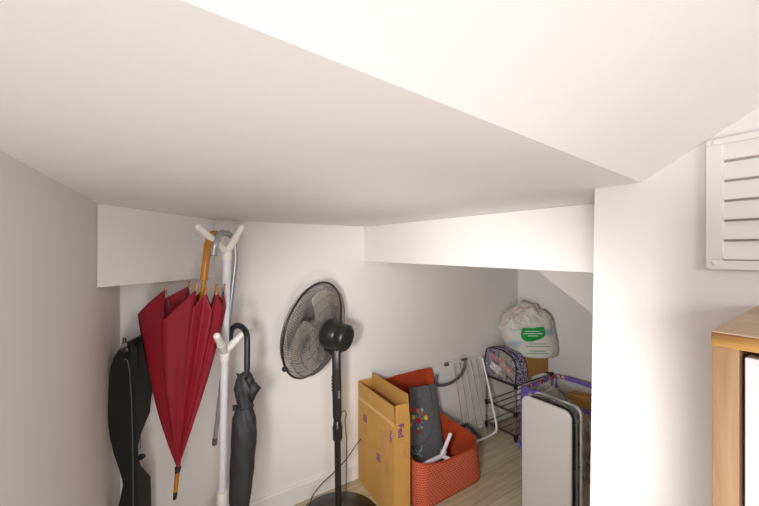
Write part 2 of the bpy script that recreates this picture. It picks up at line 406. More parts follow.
# =====================================================  OAK CABINET
t = thing('cabinet', 'low oak-framed cabinet with white door against the right wall under the vent', 'cabinet', (.66, -.2, 0))
ZT = 1.163; ya = .1185; yb = -.42; xf = .5115
bm = nb(); prism(bm, [(xf, ya, ZT), (.812, ya+.014, ZT), (.812, yb, ZT), (xf, yb, ZT)], (0, 0, -.0012)); obj('top_veneer', bm, M['oaktop'], t)
bm = nb(); prism(bm, [(xf, ya, ZT-.0012), (.812, ya+.014, ZT-.0012), (.812, yb, ZT-.0012), (xf, yb, ZT-.0012)], (0, 0, -.0148)); obj('top', bm, M['osb'], t, bevel=.0005)
for yy in (ya-.0108, yb+.0108):
    bm = nb(); box(bm, (.5*(xf+.001+.812), yy, (ZT-.016)/2), (.812-xf-.001, .0205, ZT-.016)); obj('side_panel', bm, M['oak'], t, bevel=.0005)
bm = nb(); box(bm, (.806, (ya+yb)/2, .58), (.006, ya-yb-.05, 1.13)); obj('back_panel', bm, M['oak'], t)
bm = nb(); box(bm, (.66, (ya+yb)/2, .06), (.27, ya-yb-.046, .018)); obj('bottom_panel', bm, M['oak'], t)
dw = (ya-yb-.046)/2
for k in range(2):
    y1 = ya-.0228-.0012-k*(dw)
    bm = nb(); box(bm, (xf+.012, y1-dw/2+.001, .605), (.018, dw-.004, 1.07)); d = obj('door', bm, M['door'], t, bevel=.001)
    bm = nb(); yy = y1-dw+.03 if k == 0 else y1-.03
    tube(bm, [(xf+.003, yy, .62), (xf-.022, yy, .62), (xf-.022, yy, .74), (xf+.003, yy, .74)], .004, 8); obj('handle', bm, M['gunmetal'], d, smooth=True)

# =====================================================  COAT STAND
top = P(227, 252, 1.28); mid = P(224.5, 352, 1.29); low = P(222.3, 496, 1.31)
gz = V(low.x+.005, low.y, 0)
t = thing('coat_stand', 'white tubular coat stand with angled cream pegs near the back left corner', 'coat stand', gz)
def lerp(a, b, s): return a+(b-a)*s
bm = nb(); tube(bm, [top, mid], .0145, 20); obj('pole', bm, M['whitetube'], t, True)
bm = nb(); tube(bm, [mid, low], .0135, 20); obj('pole', bm, M['whitetube'], t, True)
def collar(p, q, r):
    bm = nb(); d = (q-p).normalized(); L = (q-p).length
    lathe(bm, [(0, 0), (r*.93, 0), (r, .003), (r, L-.003), (r*.93, L), (0, L)], p, d, 24); return bm
ax = (top-low).normalized()
obj('top_joint', collar(top-ax*.03, top+ax*.012, .0175), M['cream'], t, True)
obj('peg_joint', collar(mid-ax*.03, mid+ax*.016, .0185), M['cream'], t, True)
obj('base_joint', collar(low-ax*.06, low+ax*.02, .0205), M['cream'], t, True)
def pegarm(a, b, r0=.0122, r1=.0108):
    bm = nb(); a = Vector(a); b = Vector(b); m_ = lerp(a, b, .5)
    tube(bm, [a, m_], [r0*1.12, r0*1.12], 16); peg(bm, lerp(a, b, .48), b, r0, r1, 16)
    obj('peg', bm, M['cream'], t, True)
tj = top+ax*.0
pegarm(tj, P(243, 225, 1.24)); pegarm(tj, P(196, 225, 1.12)); pegarm(tj, P(231, 229, 1.36))
mj = mid+ax*.0
pegarm(mj, P(216.5, 335, 1.12)); pegarm(mj, P(249, 327, 1.31)); 
for k in range(4):
    an = math.radians(35+90*k); d = V(math.cos(an), math.sin(an), 0)
    bm = nb(); s = low-ax*.05
    pts = smoothpath([s+d*.012, V(s.x+d.x*.09, s.y+d.y*.09, .17), V(s.x+d.x*.16, s.y+d.y*.16, .04), V(s.x+d.x*.175, s.y+d.y*.175, .012)], 6)
    tube(bm, pts, .0115, 14); lg = obj('leg', bm, M['whitetube'], t, True)
    bm = nb(); peg(bm, V(s.x+d.x*.174, s.y+d.y*.174, .02), V(s.x+d.x*.178, s.y+d.y*.178, .001), .0135, .0135); obj('foot_cap', bm, M['cream'], lg, True)

# =====================================================  RED UMBRELLA
def red_umbrella():
    Zu = 1.19
    hb = P(177.8, 469, Zu); ht = P(209.5, 240, Zu-.005)
    axis = (ht-hb).normalized()
    right = (c2w(1, 0, 0)-axis*c2w(1, 0, 0).dot(axis)).normalized(); toward = right.cross(axis).normalized()
    if toward.dot(c2w(0, -1, 0)) < 0: toward = -toward
    t = thing('umbrella', 'loosely furled crimson umbrella with amber wooden crook hanging from the coat stand', 'umbrella', P(177.8, 500, Zu))
    u = 1/349*Zu
    L = 185*u*1.01
    # rib tips (right, toward) and hem dips (right, toward, fraction of the length)
    ribs = [(.006, .055), (-.112, .022), (-.066, -.034), (-.02, -.05), (.022, -.05), (.062, -.022), (.058, .022), (.034, .050)]
    tips = [.985, .955, .97, .97, .97, .985, .97, .97]
    dips = [(-.082, .066, .81), (-.218, -.005, .79), (-.07, -.07, .87), (0, -.075, .87), (.06, -.065, .87), (.075, .0, .9), (.062, .05, .89), (.02, .085, .90)]
    def f(s): return 1-(1-min(s/.88, 1))**1.42
    bm = nb(); NS = 46; NU = 14; rows = []
    cols = []
    for i in range(8):
        j = (i+1) % 8
        for k in range(NU):
            w = k/NU
            # hem lies on a curve rib -> dip -> rib
            r0 = Vector(ribs[i]); r1 = Vector(ribs[j]); dp = Vector(dips[i][:2])
            if w < .5: q = w/.5; e = q; pt = r0.lerp(dp, e); ln = tips[i]+(dips[i][2]-tips[i])*(q**1.0)
            else: q = (1-w)/.5; e = q; pt = r1.lerp(dp, e); ln = tips[j]+(dips[i][2]-tips[j])*(q**1.0)
            ph = (i*NU+k)
            cols.append((pt, ln, ph, w))
    for si in range(NS+1):
        s = si/NS; row = []
        for pt, ln, ph, w in cols:
            g = f(s*ln)
            rip = 1+.10*math.sin(ph*8*2*PI/112*1.5+s*3)*(1-s)+.05*math.sin(ph*1.9+s*5)*(1-s)
            # folds pinch towards the ribs low down
            pin = 1-.22*math.cos(2*PI*w)*(1-s)**.7*0-.16*(math.cos(2*PI*w)*.5+.5)*(1-s)
            q = pt*g*rip*pin
            r = q.length
            if r < .006: q = (pt.normalized() if pt.length > 1e-5 else Vector((1, 0)))*.006
            row.append(bm.verts.new(hb+axis*(L*s*ln)+right*q.x+toward*q.y))
        rows.append(row)
    n = len(cols)
    for a, b in zip(rows, rows[1:]):
        for k in range(n): bm.faces.new((a[k], a[(k+1) % n], b[(k+1) % n], b[k]))
    can = obj('canopy', bm, M['red'], t, 2, solid=.0012)
    for i in range(8):
        p = hb+axis*(L*tips[i])+right*ribs[i][0]+toward*ribs[i][1]
        bm = nb(); d = (axis*1.0+right*ribs[i][0]*.5).normalized()
        lathe(bm, [(0, -.006), (.0042, -.006), (.0035, .004), (.0022, .008), (.0036, .012), (.003, .017), (0, .018)], p, d, 12)
        obj('rib_tip', bm, M['amber'], can, True)
        bm = nb(); q0 = hb+axis*.05
        tube(bm, [q0, hb+axis*(L*tips[i]*.5)+(right*ribs[i][0]+toward*ribs[i][1])*f(.5)*.30, p], .0013, 6)
        obj('rib', bm, M['gunmetal'], can, True)
    # ferrule
    fe = P(174.8, 499, Zu)
    bm = nb(); tube(bm, [hb+axis*.006, hb-axis*.012], [.010, .0075], 14); obj('ferrule_cap', bm, M['charcoal'], t, True)
    bm = nb(); tube(bm, [hb-axis*.010, lerp(hb, fe, .78)], [.0075, .0062], 14); obj('ferrule', bm, M['amber'], t, True)
    bm = nb(); tube(bm, [lerp(hb, fe, .76), fe], [.007, .006], 14); obj('tip_cap', bm, M['handle'], t, True)
    bm = nb(); tube(bm, [hb, hb+axis*(L+.02)], .006, 12); obj('shaft', bm, M['amber'], t, True)
    # crook handle
    g0 = hb+axis*(L-.005); g1 = P(208, 244, Zu-.002)
    pts = [g0, lerp(g0, g1, .12), lerp(g0, g1, .14), g1]
    pts2 = smoothpath([g1, P(209.6, 238, Zu+.004), P(212.5, 234.2, Zu+.016), P(216, 234, Zu+.034), P(217.5, 239, Zu+.046), P(217, 248, Zu+.05)], 6)
    bm = nb(); tube(bm, pts+pts2[1:], [.0068, .0068, .0118, .0122]+[.0108]*(len(pts2)-1), 18); hd = obj('crook_handle', bm, M['amber'], t, True)
    bm = nb(); q = lerp(g0, g1, .15); lathe(bm, [(0, -.002), (.0118, -.002), (.0118, .004), (0, .004)], q, axis, 18); obj('collar', bm, M['amber'], hd, True)
red_umbrella()

# =====================================================  GREY WALKING CANE
def cane():
    Zc = 1.225
    t = thing('walking_cane', 'slim silver-grey cane with crook handle hooked on the coat stand behind the red umbrella', 'cane', P(214.5, 444, 1.335))
    a = P(235.5, 262, 1.30); b = P(214.6, 443, 1.345)
    bm = nb(); tube(bm, [a, b], [.0085, .0078], 14); obj('shaft', bm, M['greytube'], t, True)
    pts = smoothpath([P(213.5, 255, 1.20), P(215, 244, 1.20), P(219, 235, 1.215), P(225, 233.0, 1.24), P(231, 236, 1.27), P(234.8, 244, 1.29), P(235.7, 262, 1.30)], 7)
    n = len(pts); bm = nb(); tube(bm, pts, [.0145-.0058*min(1, i/(n*.8)) for i in range(n)], 18); h = obj('crook', bm, M['greytube'], t, True)
    bm = nb(); d = (pts[0]-pts[1]).normalized(); lathe(bm, [(0, 0), (.0135, 0), (.0135, .002), (0, .003)], pts[0], d, 18); obj('end_cap', bm, M['handle'], h, True)
    bm = nb(); peg(bm, lerp(a, b, .97), lerp(a, b, 1.015), .0092, .0092); obj('rubber_tip', bm, M['edgegrey'], t, True)
cane()

# =====================================================  BLACK UMBRELLA
def black_umbrella():
    t = thing('umbrella', 'furled charcoal umbrella with black crook handle hanging on the lower right peg', 'umbrella', P(240, 545, 1.25))
    Zb = 1.245
    crook = smoothpath([P(230.2, 341, 1.33), P(230.3, 334, 1.33), P(232.5, 328.5, 1.325), P(237, 325.5, 1.31), P(242.5, 327.5, 1.29), P(246.2, 333, 1.27), P(247.2, 341, 1.255), P(247, 369, Zb)], 7)
    bm = nb(); tube(bm, crook, .0105, 18); h = obj('crook_handle', bm, M['handle'], t, True)
    bm = nb(); peg(bm, crook[1], crook[0], .011, .011); obj('end_cap', bm, M['handle'], h, True)
    a = P(247, 369, Zb); b = P(240, 540, Zb+.01); ax = (b-a).normalized()
    bm = nb(); tube(bm, [a-ax*.003, a+ax*.02], .0095, 14); obj('collar', bm, M['gunmetal'], t, True)
    bm = nb(); tube(bm, [a, b], .004, 10); obj('shaft', bm, M['gunmetal'], t, True)
    right = (c2w(1, 0, 0)-ax*c2w(1, 0, 0).dot(ax)).normalized(); tow = ax.cross(right).normalized()
    if tow.dot(c2w(0, -1, 0)) < 0: tow = -tow
    # furled cloth: (py, left px, right px)
    prof = [(372, 243, 250), (375, 239, 252), (380, 236.5, 254), (388, 235, 256), (396, 236, 253.5), (404, 237.5, 252.5), (409, 236, 252.5), (418, 232.8, 254.8), (430, 231.8, 256.0), (450, 231.3, 254.8), (475, 230.6, 253.2), (500, 230.2, 250), (520, 232, 246.5), (535, 236.5, 242.5), (538, 238, 241)]
    bm = nb(); NU = 56; rows = []; u = Zb/349
    fine = []
    for i in range(len(prof)-1):
        for k in range(4):
            w = k/4; fine.append(tuple(prof[i][c]*(1-w)+prof[i+1][c]*w for c in range(3)))
    fine.append(prof[-1])
    for (py, l, r) in fine:
        c = P((l+r)/2, py, Zb+.005); hw = (r-l)/2*u; row = []
        for k in range(NU):
            an = 2*PI*k/NU
            tw = py*.030
            rr = hw*(1+.10*abs(math.sin((an+tw)*4))-.05+.04*math.sin(an*3+py*.05))
            row.append(bm.verts.new(c+right*math.cos(an)*rr+tow*math.sin(an)*rr*.8))
        rows.append(row)
    for a_, b_ in zip(rows, rows[1:]):
        for k in range(NU): bm.faces.new((a_[k], a_[(k+1) % NU], b_[(k+1) % NU], b_[k]))
    bm.faces.new(rows[0]); bm.faces.new(list(reversed(rows[-1])))
    can = obj('canopy', bm, M['charcoal'], t, 2)
    # loose points of cloth at the top
    for (pts, zz) in (([(250, 377), (261.3, 387.5), (257, 394), (252.5, 403), (246, 398), (247, 384)], -.012), ([(238, 384), (236.5, 372.5), (243, 376), (244, 392)], .008), ([(244, 378), (252, 373.5), (253, 381), (249, 390)], -.015), ([(236, 398), (233.5, 389), (240, 384), (242, 396)], -.012)):
        bm = nb()
        c = [P(x, y, Zb+zz) for x, y in pts]; m_ = sum(c, V(0, 0, 0))/len(c)+tow*.010
        vs = [bm.verts.new(p) for p in c]; vm = bm.verts.new(m_)
        vb = bm.verts.new(m_-tow*.022)
        for i in range(len(vs)):
            bm.faces.new((vs[i], vs[(i+1) % len(vs)], vm)); bm.faces.new((vs[(i+1) % len(vs)], vs[i], vb))
        obj('cloth_point', bm, M['charcoal'], can, 2)
    bm = nb(); c = P(245, 406, Zb+.005); pts = []
    for k in range(24):
        an = 2*PI*k/24; pts.append(c+right*math.cos(an)*.0295+tow*math.sin(an)*.0245+ax*.002*math.sin(an))
    tube(bm, pts, .0022, 8, closed=True); st = obj('strap', bm, M['handle'], can, True)
    bm = nb(); box(bm, P(234.5, 408, Zb), (.012, .006, .02)); obj('strap_tab', bm, M['handle'], st)
    bm = nb(); peg(bm, P(239.6, 538, Zb+.008), P(239, 551, Zb+.008), .005, .004); obj('ferrule', bm, M['handle'], t, True)
black_umbrella()

# =====================================================  BLACK WAISTED CASE
def case():
    E = P(133.5, 400, 1.15); E.z = 0
    dl = P(108, 400, 1.13); dl.z = 0; dr = P(148.5, 400, 1.27); dr.z = 0
    t = thing('carry_case', 'black waisted upright case with small latch and dangling tag standing in the left corner', 'case', lerp(dl, dr, .5))
    nL = (dl-E).normalized(); nR = (dr-E).normalized()
    def pl(px, py): # point on left panel
        n = nL.cross(V(0, 0, 1)); return RP(px, py, E, n)
    def pr(px, py):
        n = nR.cross(V(0, 0, 1)); return RP(px, py, E, n)
    lo = [(121.5, 346), (117, 352), (113.5, 358), (110.5, 367), (108.8, 379), (108, 395), (107.6, 412), (108.2, 426), (110, 440), (113.8, 455), (118.5, 468), (122, 480), (122.6, 486), (121, 494), (118.5, 505), (114.5, 520), (112.5, 540), (113, 560), (117, 580)]
    left = [pl(*p) for p in lo]
    ed = [(121.5, 346), (121, 356), (123.5, 358.5), (127.5, 360.5), (129.5, 370), (131.5, 400), (132.8, 440), (133.2, 500), (133.5, 560)]
    edge = [pl(*p) for p in ed]
    bot = E.copy(); bot.z = .012; edge[-1] = bot; left[-1].z = .012
    nn = nL.cross(V(0, 0, 1)).normalized()
    if nn.dot(c2w(0, 1, 0)) < 0: nn = -nn
    bm = nb(); prism(bm, left+list(reversed(edge[1:])), nn*.008)
    a = obj('left_panel', bm, M['blacksoft'], t, bevel=.001)
    bm = nb(); tube(bm, edge, .0016, 6); obj('edge_piping', bm, M['edgegrey'], a, True)
    bm = nb(); prism(bm, [pl(120, 352)+nn*.009, pl(124, 346)+nn*.009, pl(133.5, 344)+nn*.009, V(E.x, E.y, .014)+nn*.009, pl(118, 520)+nn*.009, pl(126, 470)+nn*.009], nn*.004); obj('inner_lining', bm, M['blackin'], a)
    ro = [(121.5, 345), (130, 340), (139, 335.5), (147, 333), (154, 337), (155, 350), (153, 380), (148.5, 400), (147.8, 412), (143, 423), (138.5, 434), (135.8, 446), (135.8, 458), (138.5, 466), (144, 472), (148.2, 477), (148.6, 490), (149, 520), (149, 560)]
    right = [pr(*p) for p in ro[3:]]
    right[-1].z = .012
    inner = [pr(134, 346), pr(134, 400), pr(134, 500)]; b2 = inner[-1].copy(); b2.z = .012; inner.append(b2)
    n2 = nR.cross(V(0, 0, 1)).normalized()
    if n2.dot(c2w(0, 1, 0)) < 0: n2 = -n2
    bm = nb(); prism(bm, right+list(reversed(inner)), n2*.008); obj('right_panel', bm, M['blackin'], t, bevel=.001)
    # rounded top shell joining the two
    bm = nb()
    tp = [pl(120.5, 349), pl(125, 343.5)+V(0, 0, 0), pr(137, 337.5), pr(147, 333)]
    tp = smoothpath(tp, 6); lo_ = [p-V(0, 0, .06) for p in tp]
    vs = [bm.verts.new(p) for p in tp]; vl = [bm.verts.new(p+nn*.002) for p in lo_]; vb = [bm.verts.new(p+nn*.05-V(0, 0, .012)) for p in tp]
    for i in range(len(vs)-1): bm.faces.new((vs[i], vs[i+1], vl[i+1], vl[i])); bm.faces.new((vs[i+1], vs[i], vb[i], vb[i+1]))
    obj('top_shell', bm, M['blacksoft'], t, 2, solid=.004)
    bm = nb(); tube(bm, smoothpath([p+V(0, 0, .001) for p in tp], 2), .0022, 6); obj('top_piping', bm, M['edgegrey'], t, True)
    bm = nb(); c = P(124.5, 343, 1.145)
    box(bm, c-V(0, 0, .012), (.016, .012, .026)); peg(bm, c-V(0, 0, .0), c+V(0, 0, .018), .0055, .0055)
    obj('latch', bm, M['gunmetal'], t, bevel=.001)
    bm = nb(); c = P(126, 349.5, 1.14); lathe(bm, [(0, 0), (.009, 0), (.009, .006), (.006, .008), (0, .008)], c, c2w(.3, -1, 0), 16); obj('latch_button', bm, M['gunmetal'], t, True)
    bm = nb(); tube(bm, [P(140.5, 428, 1.19), P(140.3, 450, 1.19)], .001, 6); tg = obj('tag_cord', bm, M['handle'], t)
    bm = nb(); c = P(141, 457, 1.19); R = Matrix.Rotation(.35, 3, c2w(0, 1, 0))
    bmesh.ops.create_uvsphere(bm, u_segments=16, v_segments=10, radius=1)
    for v in bm.verts:
        q = v.co; v.co = c+(c2w(1, 0, 0)*q.x*.017+c2w(0, 1, 0)*q.y*.004+V(0, 0, 1)*q.z*.0105+V(0, 0, 1)*q.x*.005)
    obj('tag', bm, M['handle'], tg, 2)
case()

# =====================================================  PEDESTAL FAN
def fan():
    Zf = 1.60
    base_ = P(338.5, 300, Zf); base_.z = 0
    t = thing('pedestal_fan', 'black pedestal fan seen from behind its motor, standing before the back wall', 'fan', base_)
    bx_, by_ = base_.x, base_.y
    bm = nb(); lathe(bm, [(0, 0), (.196, 0), (.2, .004), (.2, .010), (.192, .016), (.12, .026), (.055, .032), (.035, .045), (.03, .05), (0, .05)], (bx_, by_, 0), (0, 0, 1), 72); obj('base', bm, M['black'], t, True)
    topz = .785
    pt = P(336.5, 365, Zf); px_, py_ = pt.x, pt.y
    def ax(z): k = z/topz; return V(bx_+(px_-bx_)*k, by_+(py_-by_)*k, z)
    bm = nb(); tube(bm, [ax(.04), ax(.42)], .0150, 24); obj('lower_pole', bm, M['black'], t, True)
    bm = nb(); d = (ax(1)-ax(0)).normalized(); lathe(bm, [(0, 0), (.020, 0), (.0225, .006), (.0225, .05), (.0235, .052), (.0235, .058), (.021, .063), (.019, .085), (.0155, .09), (0, .09)], ax(.385), d, 24); obj('height_collar', bm, M['black'], t, True)
    bm = nb(); # control column: flattened box with rounded edges
    f = c2w(0, -1, 0); r = c2w(1, 0, 0)
    def sect(z, w, dpt): 
        c = ax(z); return [c+r*(math.copysign(abs(math.cos(a))**.5, math.cos(a))*w/2)+f*(math.copysign(abs(math.sin(a))**.5, math.sin(a))*dpt/2) for a in [2*PI*k/28 for k in range(28)]]
    ss = [(.47, .030, .030), (.485, .036, .038), (.50, .040, .042), (.60, .041, .044), (.70, .040, .044), (.795, .040, .044), (.805, .034, .036)]
    rows = [[bm.verts.new(p) for p in sect(*s)] for s in ss]
    for a, b in zip(rows, rows[1:]):
        for k in range(28): bm.faces.new((a[k], a[(k+1) % 28], b[(k+1) % 28], b[k]))
    bm.faces.new(rows[0]); bm.faces.new(list(reversed(rows[-1])))
    cc = obj('control_column', bm, M['black'], t, True)
    for k in range(5):
        bm = nb(); box(bm, ax(.615+.012*k*1.25)-r*.021+f*.008, (.006, .006, .009), Matrix.Rotation(-math.radians(33.4), 3, 'Z')); obj('button', bm, M['handle'], cc, bevel=.001)
    bm = nb(); box(bm, ax(.60)+r*.012+f*.0215, (.010, .001, .035), Matrix.Rotation(-math.radians(33.4), 3, 'Z')); obj('silver_label', bm, M['edgegrey'], cc)
    # head
    n = V(0, 0, 0)+c2w(.90, -.42, -.165); n.normalize()
    ctr = P(315.2, 329.5, 1.645)
    up = (V(0, 0, 1)-n*n.z).normalized(); sd = up.cross(n).normalized()
    def L(r_, an, z): return ctr+(sd*math.cos(an)+up*math.sin(an))*r_+n*z
    R0 = .226
    bm = nb(); tube(bm, [L(R0, 2*PI*k/96, 0) for k in range(96)], .0052, 10, closed=True); rm = obj('guard_rim', bm, M['black'], t, True)
    bm = nb(); c = L(R0+.006, math.radians(215), 0); bmesh.ops.create_uvsphere(bm, u_segments=12, v_segments=8, radius=.012, matrix=Matrix.Translation(c)); obj('rim_clip', bm, M['black'], rm, True)
    def guard(zs, cap_r, spiral):
        bm = nb(); NW = 120
        for k in range(NW):
            a0 = 2*PI*k/NW; pts = []
            for i in range(9):
                q = i/8; rr = R0+(cap_r-R0)*q; z = zs*(1-(rr/R0)**3.2)
                z = zs*math.sqrt(max(0, 1-((rr-cap_r*.6)/(R0-cap_r*.6))**2.6)) if i else 0
                pts.append(L(rr, a0+spiral*q, z))
            tube(bm, pts, .00095, 4, cap=False)
        for rr in (.085, .13, .175, .21):
            z = zs*math.sqrt(max(0, 1-((rr-cap_r*.6)/(R0-cap_r*.6))**2.6))
            tube(bm, [L(rr, 2*PI*k/64, z) for k in range(64)], .0011, 5, closed=True)
        return bm
    obj('rear_guard', guard(.072, .054, .5), M['wire'], t, 2)
    fg = obj('front_guard', guard(-.06, .04, -.5), M['wire'], t, 2)
    bm = nb(); lathe(bm, [(0, -.004), (.048, -.004), (.052, 0), (.048, .005), (0, .006)], L(0, 0, -.058), n, 32); obj('centre_badge', bm, M['black'], fg, True)
    # rotor
    bm = nb(); lathe(bm, [(0, -.03), (.03, -.03), (.04, -.022), (.042, .02), (0, .02)], L(0, 0, 0), n, 32); hub = obj('rotor_hub', bm, M['blade'], t, True)
    for b in range(3):
        a0 = 2*PI*b/3+1.05; bm = nb(); g = []
        NR, NA = 10, 10
        for i in range(NR+1):
            q = i/NR; rr = .038+(.195-.038)*q; row = []
            wd = .55+.85*math.sin(PI*min(1, q*.62+.12)); wd *= (1-.55*max(0, q-.8)/.2)
            for k in range(NA+1):
                w = k/NA-.5
                row.append(bm.verts.new(L(rr, a0+w*wd+.25*q, .012-w*.045*(1-.3*q))))
            g.append(row)
        for i in range(NR):
            for k in range(NA): bm.faces.new((g[i][k], g[i][k+1], g[i+1][k+1], g[i+1][k]))
        obj('blade', bm, M['blade'], t, 2, solid=.002)
    # motor
    bm = nb(); lathe(bm, [(0, .05), (.053, .05), (.064, .058), (.066, .072), (.065, .126), (.0615, .130), (.0615, .133), (.063, .136), (.061, .165), (.055, .174), (.046, .178), (.044, .175), (.0, .175)], ctr+up*.004+n*.006, n, 48)
    mo = obj('motor_housing', bm, M['black'], t, True)
    bm = nb(); box(bm, ctr-up*.064+n*.098, (.07, .034, .03), Matrix((n, sd, up)).transposed()); obj('motor_skirt', bm, M['black'], mo, bevel=.006)
    bm = nb(); k_ = ctr+up*.062+n*.13; peg(bm, k_-up*.01, k_+up*.016, .0045, .006); obj('oscillation_knob', bm, M['black'], mo, True)
    for s in range(8):
        a = s*2*PI/8; bm = nb(); cpt = ctr-up*.004+(sd*math.cos(a)+up*math.sin(a))*.0612+n*.150
        box(bm, cpt, (.02, .002, .003), Matrix((n, sd, up)).transposed()); obj('vent_rib', bm, M['handle'], mo)
    # neck joint
    bm = nb(); q = ax(.80); hc = ctr-up*.072+n*.105
    lathe(bm, [(0, -.017), (.020, -.017), (.024, -.012), (.024, .012), (.020, .017), (0, .017)], lerp(q, hc, .45), sd, 24)
    tube(bm, [q-V(0, 0, .01), lerp(q, hc, .5), hc+up*.02], [.0185, .017, .018], 16); nk = obj('tilt_joint', bm, M['black'], t, True)
    bm = nb(); lathe(bm, [(0, 0), (.006, 0), (.005, .003), (0, .004)], ax(.79)+f*.021, f, 12); obj('screw', bm, M['edgegrey'], nk, True)
    # mains cord, plugged behind the box
    bm = nb()
    pts = smoothpath([P(341.5, 413, 1.60), P(344, 410.5, 1.61), P(346.3, 414, 1.62), P(345, 421, 1.63), P(346.5, 440, 1.68), P(346.3, 470, 1.70), P(346, 492, 1.74)], 7)
    tube(bm, pts, .0022, 8)
    pts = smoothpath([ax(.07)-r*.018+f*.02, V(*P(311, 520, 1.60).xy, .03), P(311, 500, 1.66), P(319, 487, 1.70), P(333, 473, 1.74), P(346, 459.5, 1.78), P(356, 445, 1.81), P(361, 439, 1.83)], 7)
    tube(bm, pts, .0025, 8)
    obj('mains_cord', bm, M['black'], t, True)
fan()

# =====================================================  SHIPPING BOX
def shipbox():
    n0 = V(.932, 1.291, 0); d = V(.021, .365, 0); e = V(.0885, -.004, 0)
    t = thing('shipping_box', 'tall narrow brown cardboard shipping box with open flaps between fan and orange basket', 'box', n0+d*.5+e*.5)
    H = .457; w = .004; du = d.normalized(); eu = e.normalized()
    def panel(p, q, inward, z0, z1, name, lean=0, m='card', par=t, cut=0):
        bm = nb(); i = inward.normalized(); ln = i*-lean
        dd = (q-p).normalized()*cut
        prism(bm, [p+V(0, 0, z0), q+V(0, 0, z0), q-dd+ln+V(0, 0, z1), p+dd+ln+V(0, 0, z1)], i*w); return obj(name, bm, M[m], par)
    a, b, c_, d_ = n0, n0+d, n0+d+e, n0+e
    big = panel(a, b, eu, .004, H, 'wide_side')
    nar = panel(a+eu*w, d_-eu*w, du, .004, H, 'narrow_side')
    panel(d_, c_, -eu, .004, H, 'wide_side'); panel(b+eu*w, c_-eu*w, -du, .004, H, 'narrow_side')
    bm = nb(); prism(bm, [a, b, c_, d_], V(0, 0, .004)); obj('bottom', bm, M['card'], t)
    panel(a+du*.003, b-du*.003, eu, H+.001, H+.083, 'flap', .003)
    panel(a+eu*(w+.004), d_-eu*(w+.002), du, H+.001, H+.083, 'flap', -.002)
    panel(d_, c_, -eu, H+.001, H+.118, 'flap', -.004, 'card', t, .012)
    panel(b+eu*w, c_-eu*w, -du, H+.001, H+.083, 'flap', 0)
    # crease tape
    bm = nb(); prism(bm, [a-eu*.0004+V(0, 0, H-.012), b-eu*.0004+V(0, 0, H-.012), b-eu*.0004+V(0, 0, H+.004), a-eu*.0004+V(0, 0, H+.004)], -eu*.0004); obj('crease_strip', bm, M['cardedge'], big)
    # carrier lettering down the narrow side
    o = a+eu*.036-du*.0006
    def down(s, z, size, mm, x=0, nm='lettering'):
        bm = text_bm(s, size); place(bm, o+eu*x+V(0, 0, z), V(0, 0, -1), eu); return obj(nm, bm, M[mm], nar)
    down('Fed', H-.004-.0, .044, 'purple', -.014); down('Ex', H-.094, .044, 'orangeprint', -.014)
    for k, s in ((0, .05), (1, .035)):
        bm = nb(); box(bm, o+eu*(.028-k*.008)+V(0, 0, .33-s/2), (.0025, .0008, s)); obj('print_line', bm, M['faint'], nar)
    # print on the wide side
    def onbig(px, py): return RP(px, py, a, V(-du.y, du.x, 0))
    out = -V(du.y, -du.x, 0)
    def sq(px, py, w_, h_, mm, nm='print_mark'):
        c = onbig(px, py); bm = nb()
        prism(bm, [c-du*w_/2-V(0, 0, h_/2), c+du*w_/2-V(0, 0, h_/2), c+du*w_/2+V(0, 0, h_/2), c-du*w_/2+V(0, 0, h_/2)], out*.0006); obj(nm, bm, M[mm], big)
    # small carton marks: a framed pictogram twice, and rows of small print
    for (px, py) in ((365, 418.5), (378.5, 457.5)):
        c = onbig(px, py)
        for (u0, v0, u1, v1) in ((-.018, -.018, .018, -.013), (-.018, .013, .018, .018), (-.018, -.018, -.013, .018), (.013, -.018, .018, .018), (-.006, -.01, .0, .010), (.003, -.01, .009, .010)):
            bm = nb(); prism(bm, [c+du*u0+V(0, 0, v0), c+du*u1+V(0, 0, v0), c+du*u1+V(0, 0, v1), c+du*u0+V(0, 0, v1)], out*.0006); obj('print_mark', bm, M['purple'], big)
    for (px, py, n_, w_) in ((383, 432, 7, .055), (365.5, 428, 3, .03), (387, 462, 5, .04), (379, 468, 3, .03)):
        for k in range(n_): sq(px, py+k*3.1, w_*(1-.3*((k*7) % 3)/2), .0035, 'faint', 'print_line')
    bm = text_bm('FedEx', .024); c = onbig(390, 430); place(bm, c+out*.0005, V(0, 0, -1), -du); obj('lettering', bm, M['purple'], big)
shipbox()

# =====================================================  ORANGE BASKET
bx0, bx1, by0, by1 = 1.075, 1.540, 1.282, 1.655
def rim_h(x, y):
    q = min(1, max(0, (x-1.06)/.2)); h = .222-.030*q*q*(3-2*q)+.095*max(0, (y-1.33)/.3)
    s = min(1, max(0, (y-1.595)/.045)); s = s*s*(3-2*s)
    return h+(.518-.012*max(0, (1.2-x)/.15)-h)*s
def rrect(inset, r, n=16):
    x0, x1, y0, y1 = bx0+inset, bx1-inset, by0+inset, by1-inset; pts = []
    for (cx, cy, a0, rr) in ((x1, y0, -90, r), (x1, y1, 0, min(r, .045)), (x0, y1, 90, min(r, .045)), (x0, y0, 180, min(r, .06))):
        sx = -1 if cx == x1 else 1; sy = 1 if cy == y0 else -1
        c = V(cx+sx*rr, cy+sy*rr, 0)
        for k in range(n+1):
            an = math.radians(a0+90*k/n); pts.append(c+V(math.cos(an), math.sin(an), 0)*rr)
    out = []
    for i, p in enumerate(pts):
        q = pts[(i+1) % len(pts)]; L_ = (q-p).length; m = max(1, int(L_/.012))
        for k in range(m):
            v = p.lerp(q, k/m); g = min(1, max(0, (v.y-1.34)/.25))*min(1, max(0, (v.x-1.2)/.3)); v.x -= .062*g*g*(3-2*g); out.append(v)
    return out
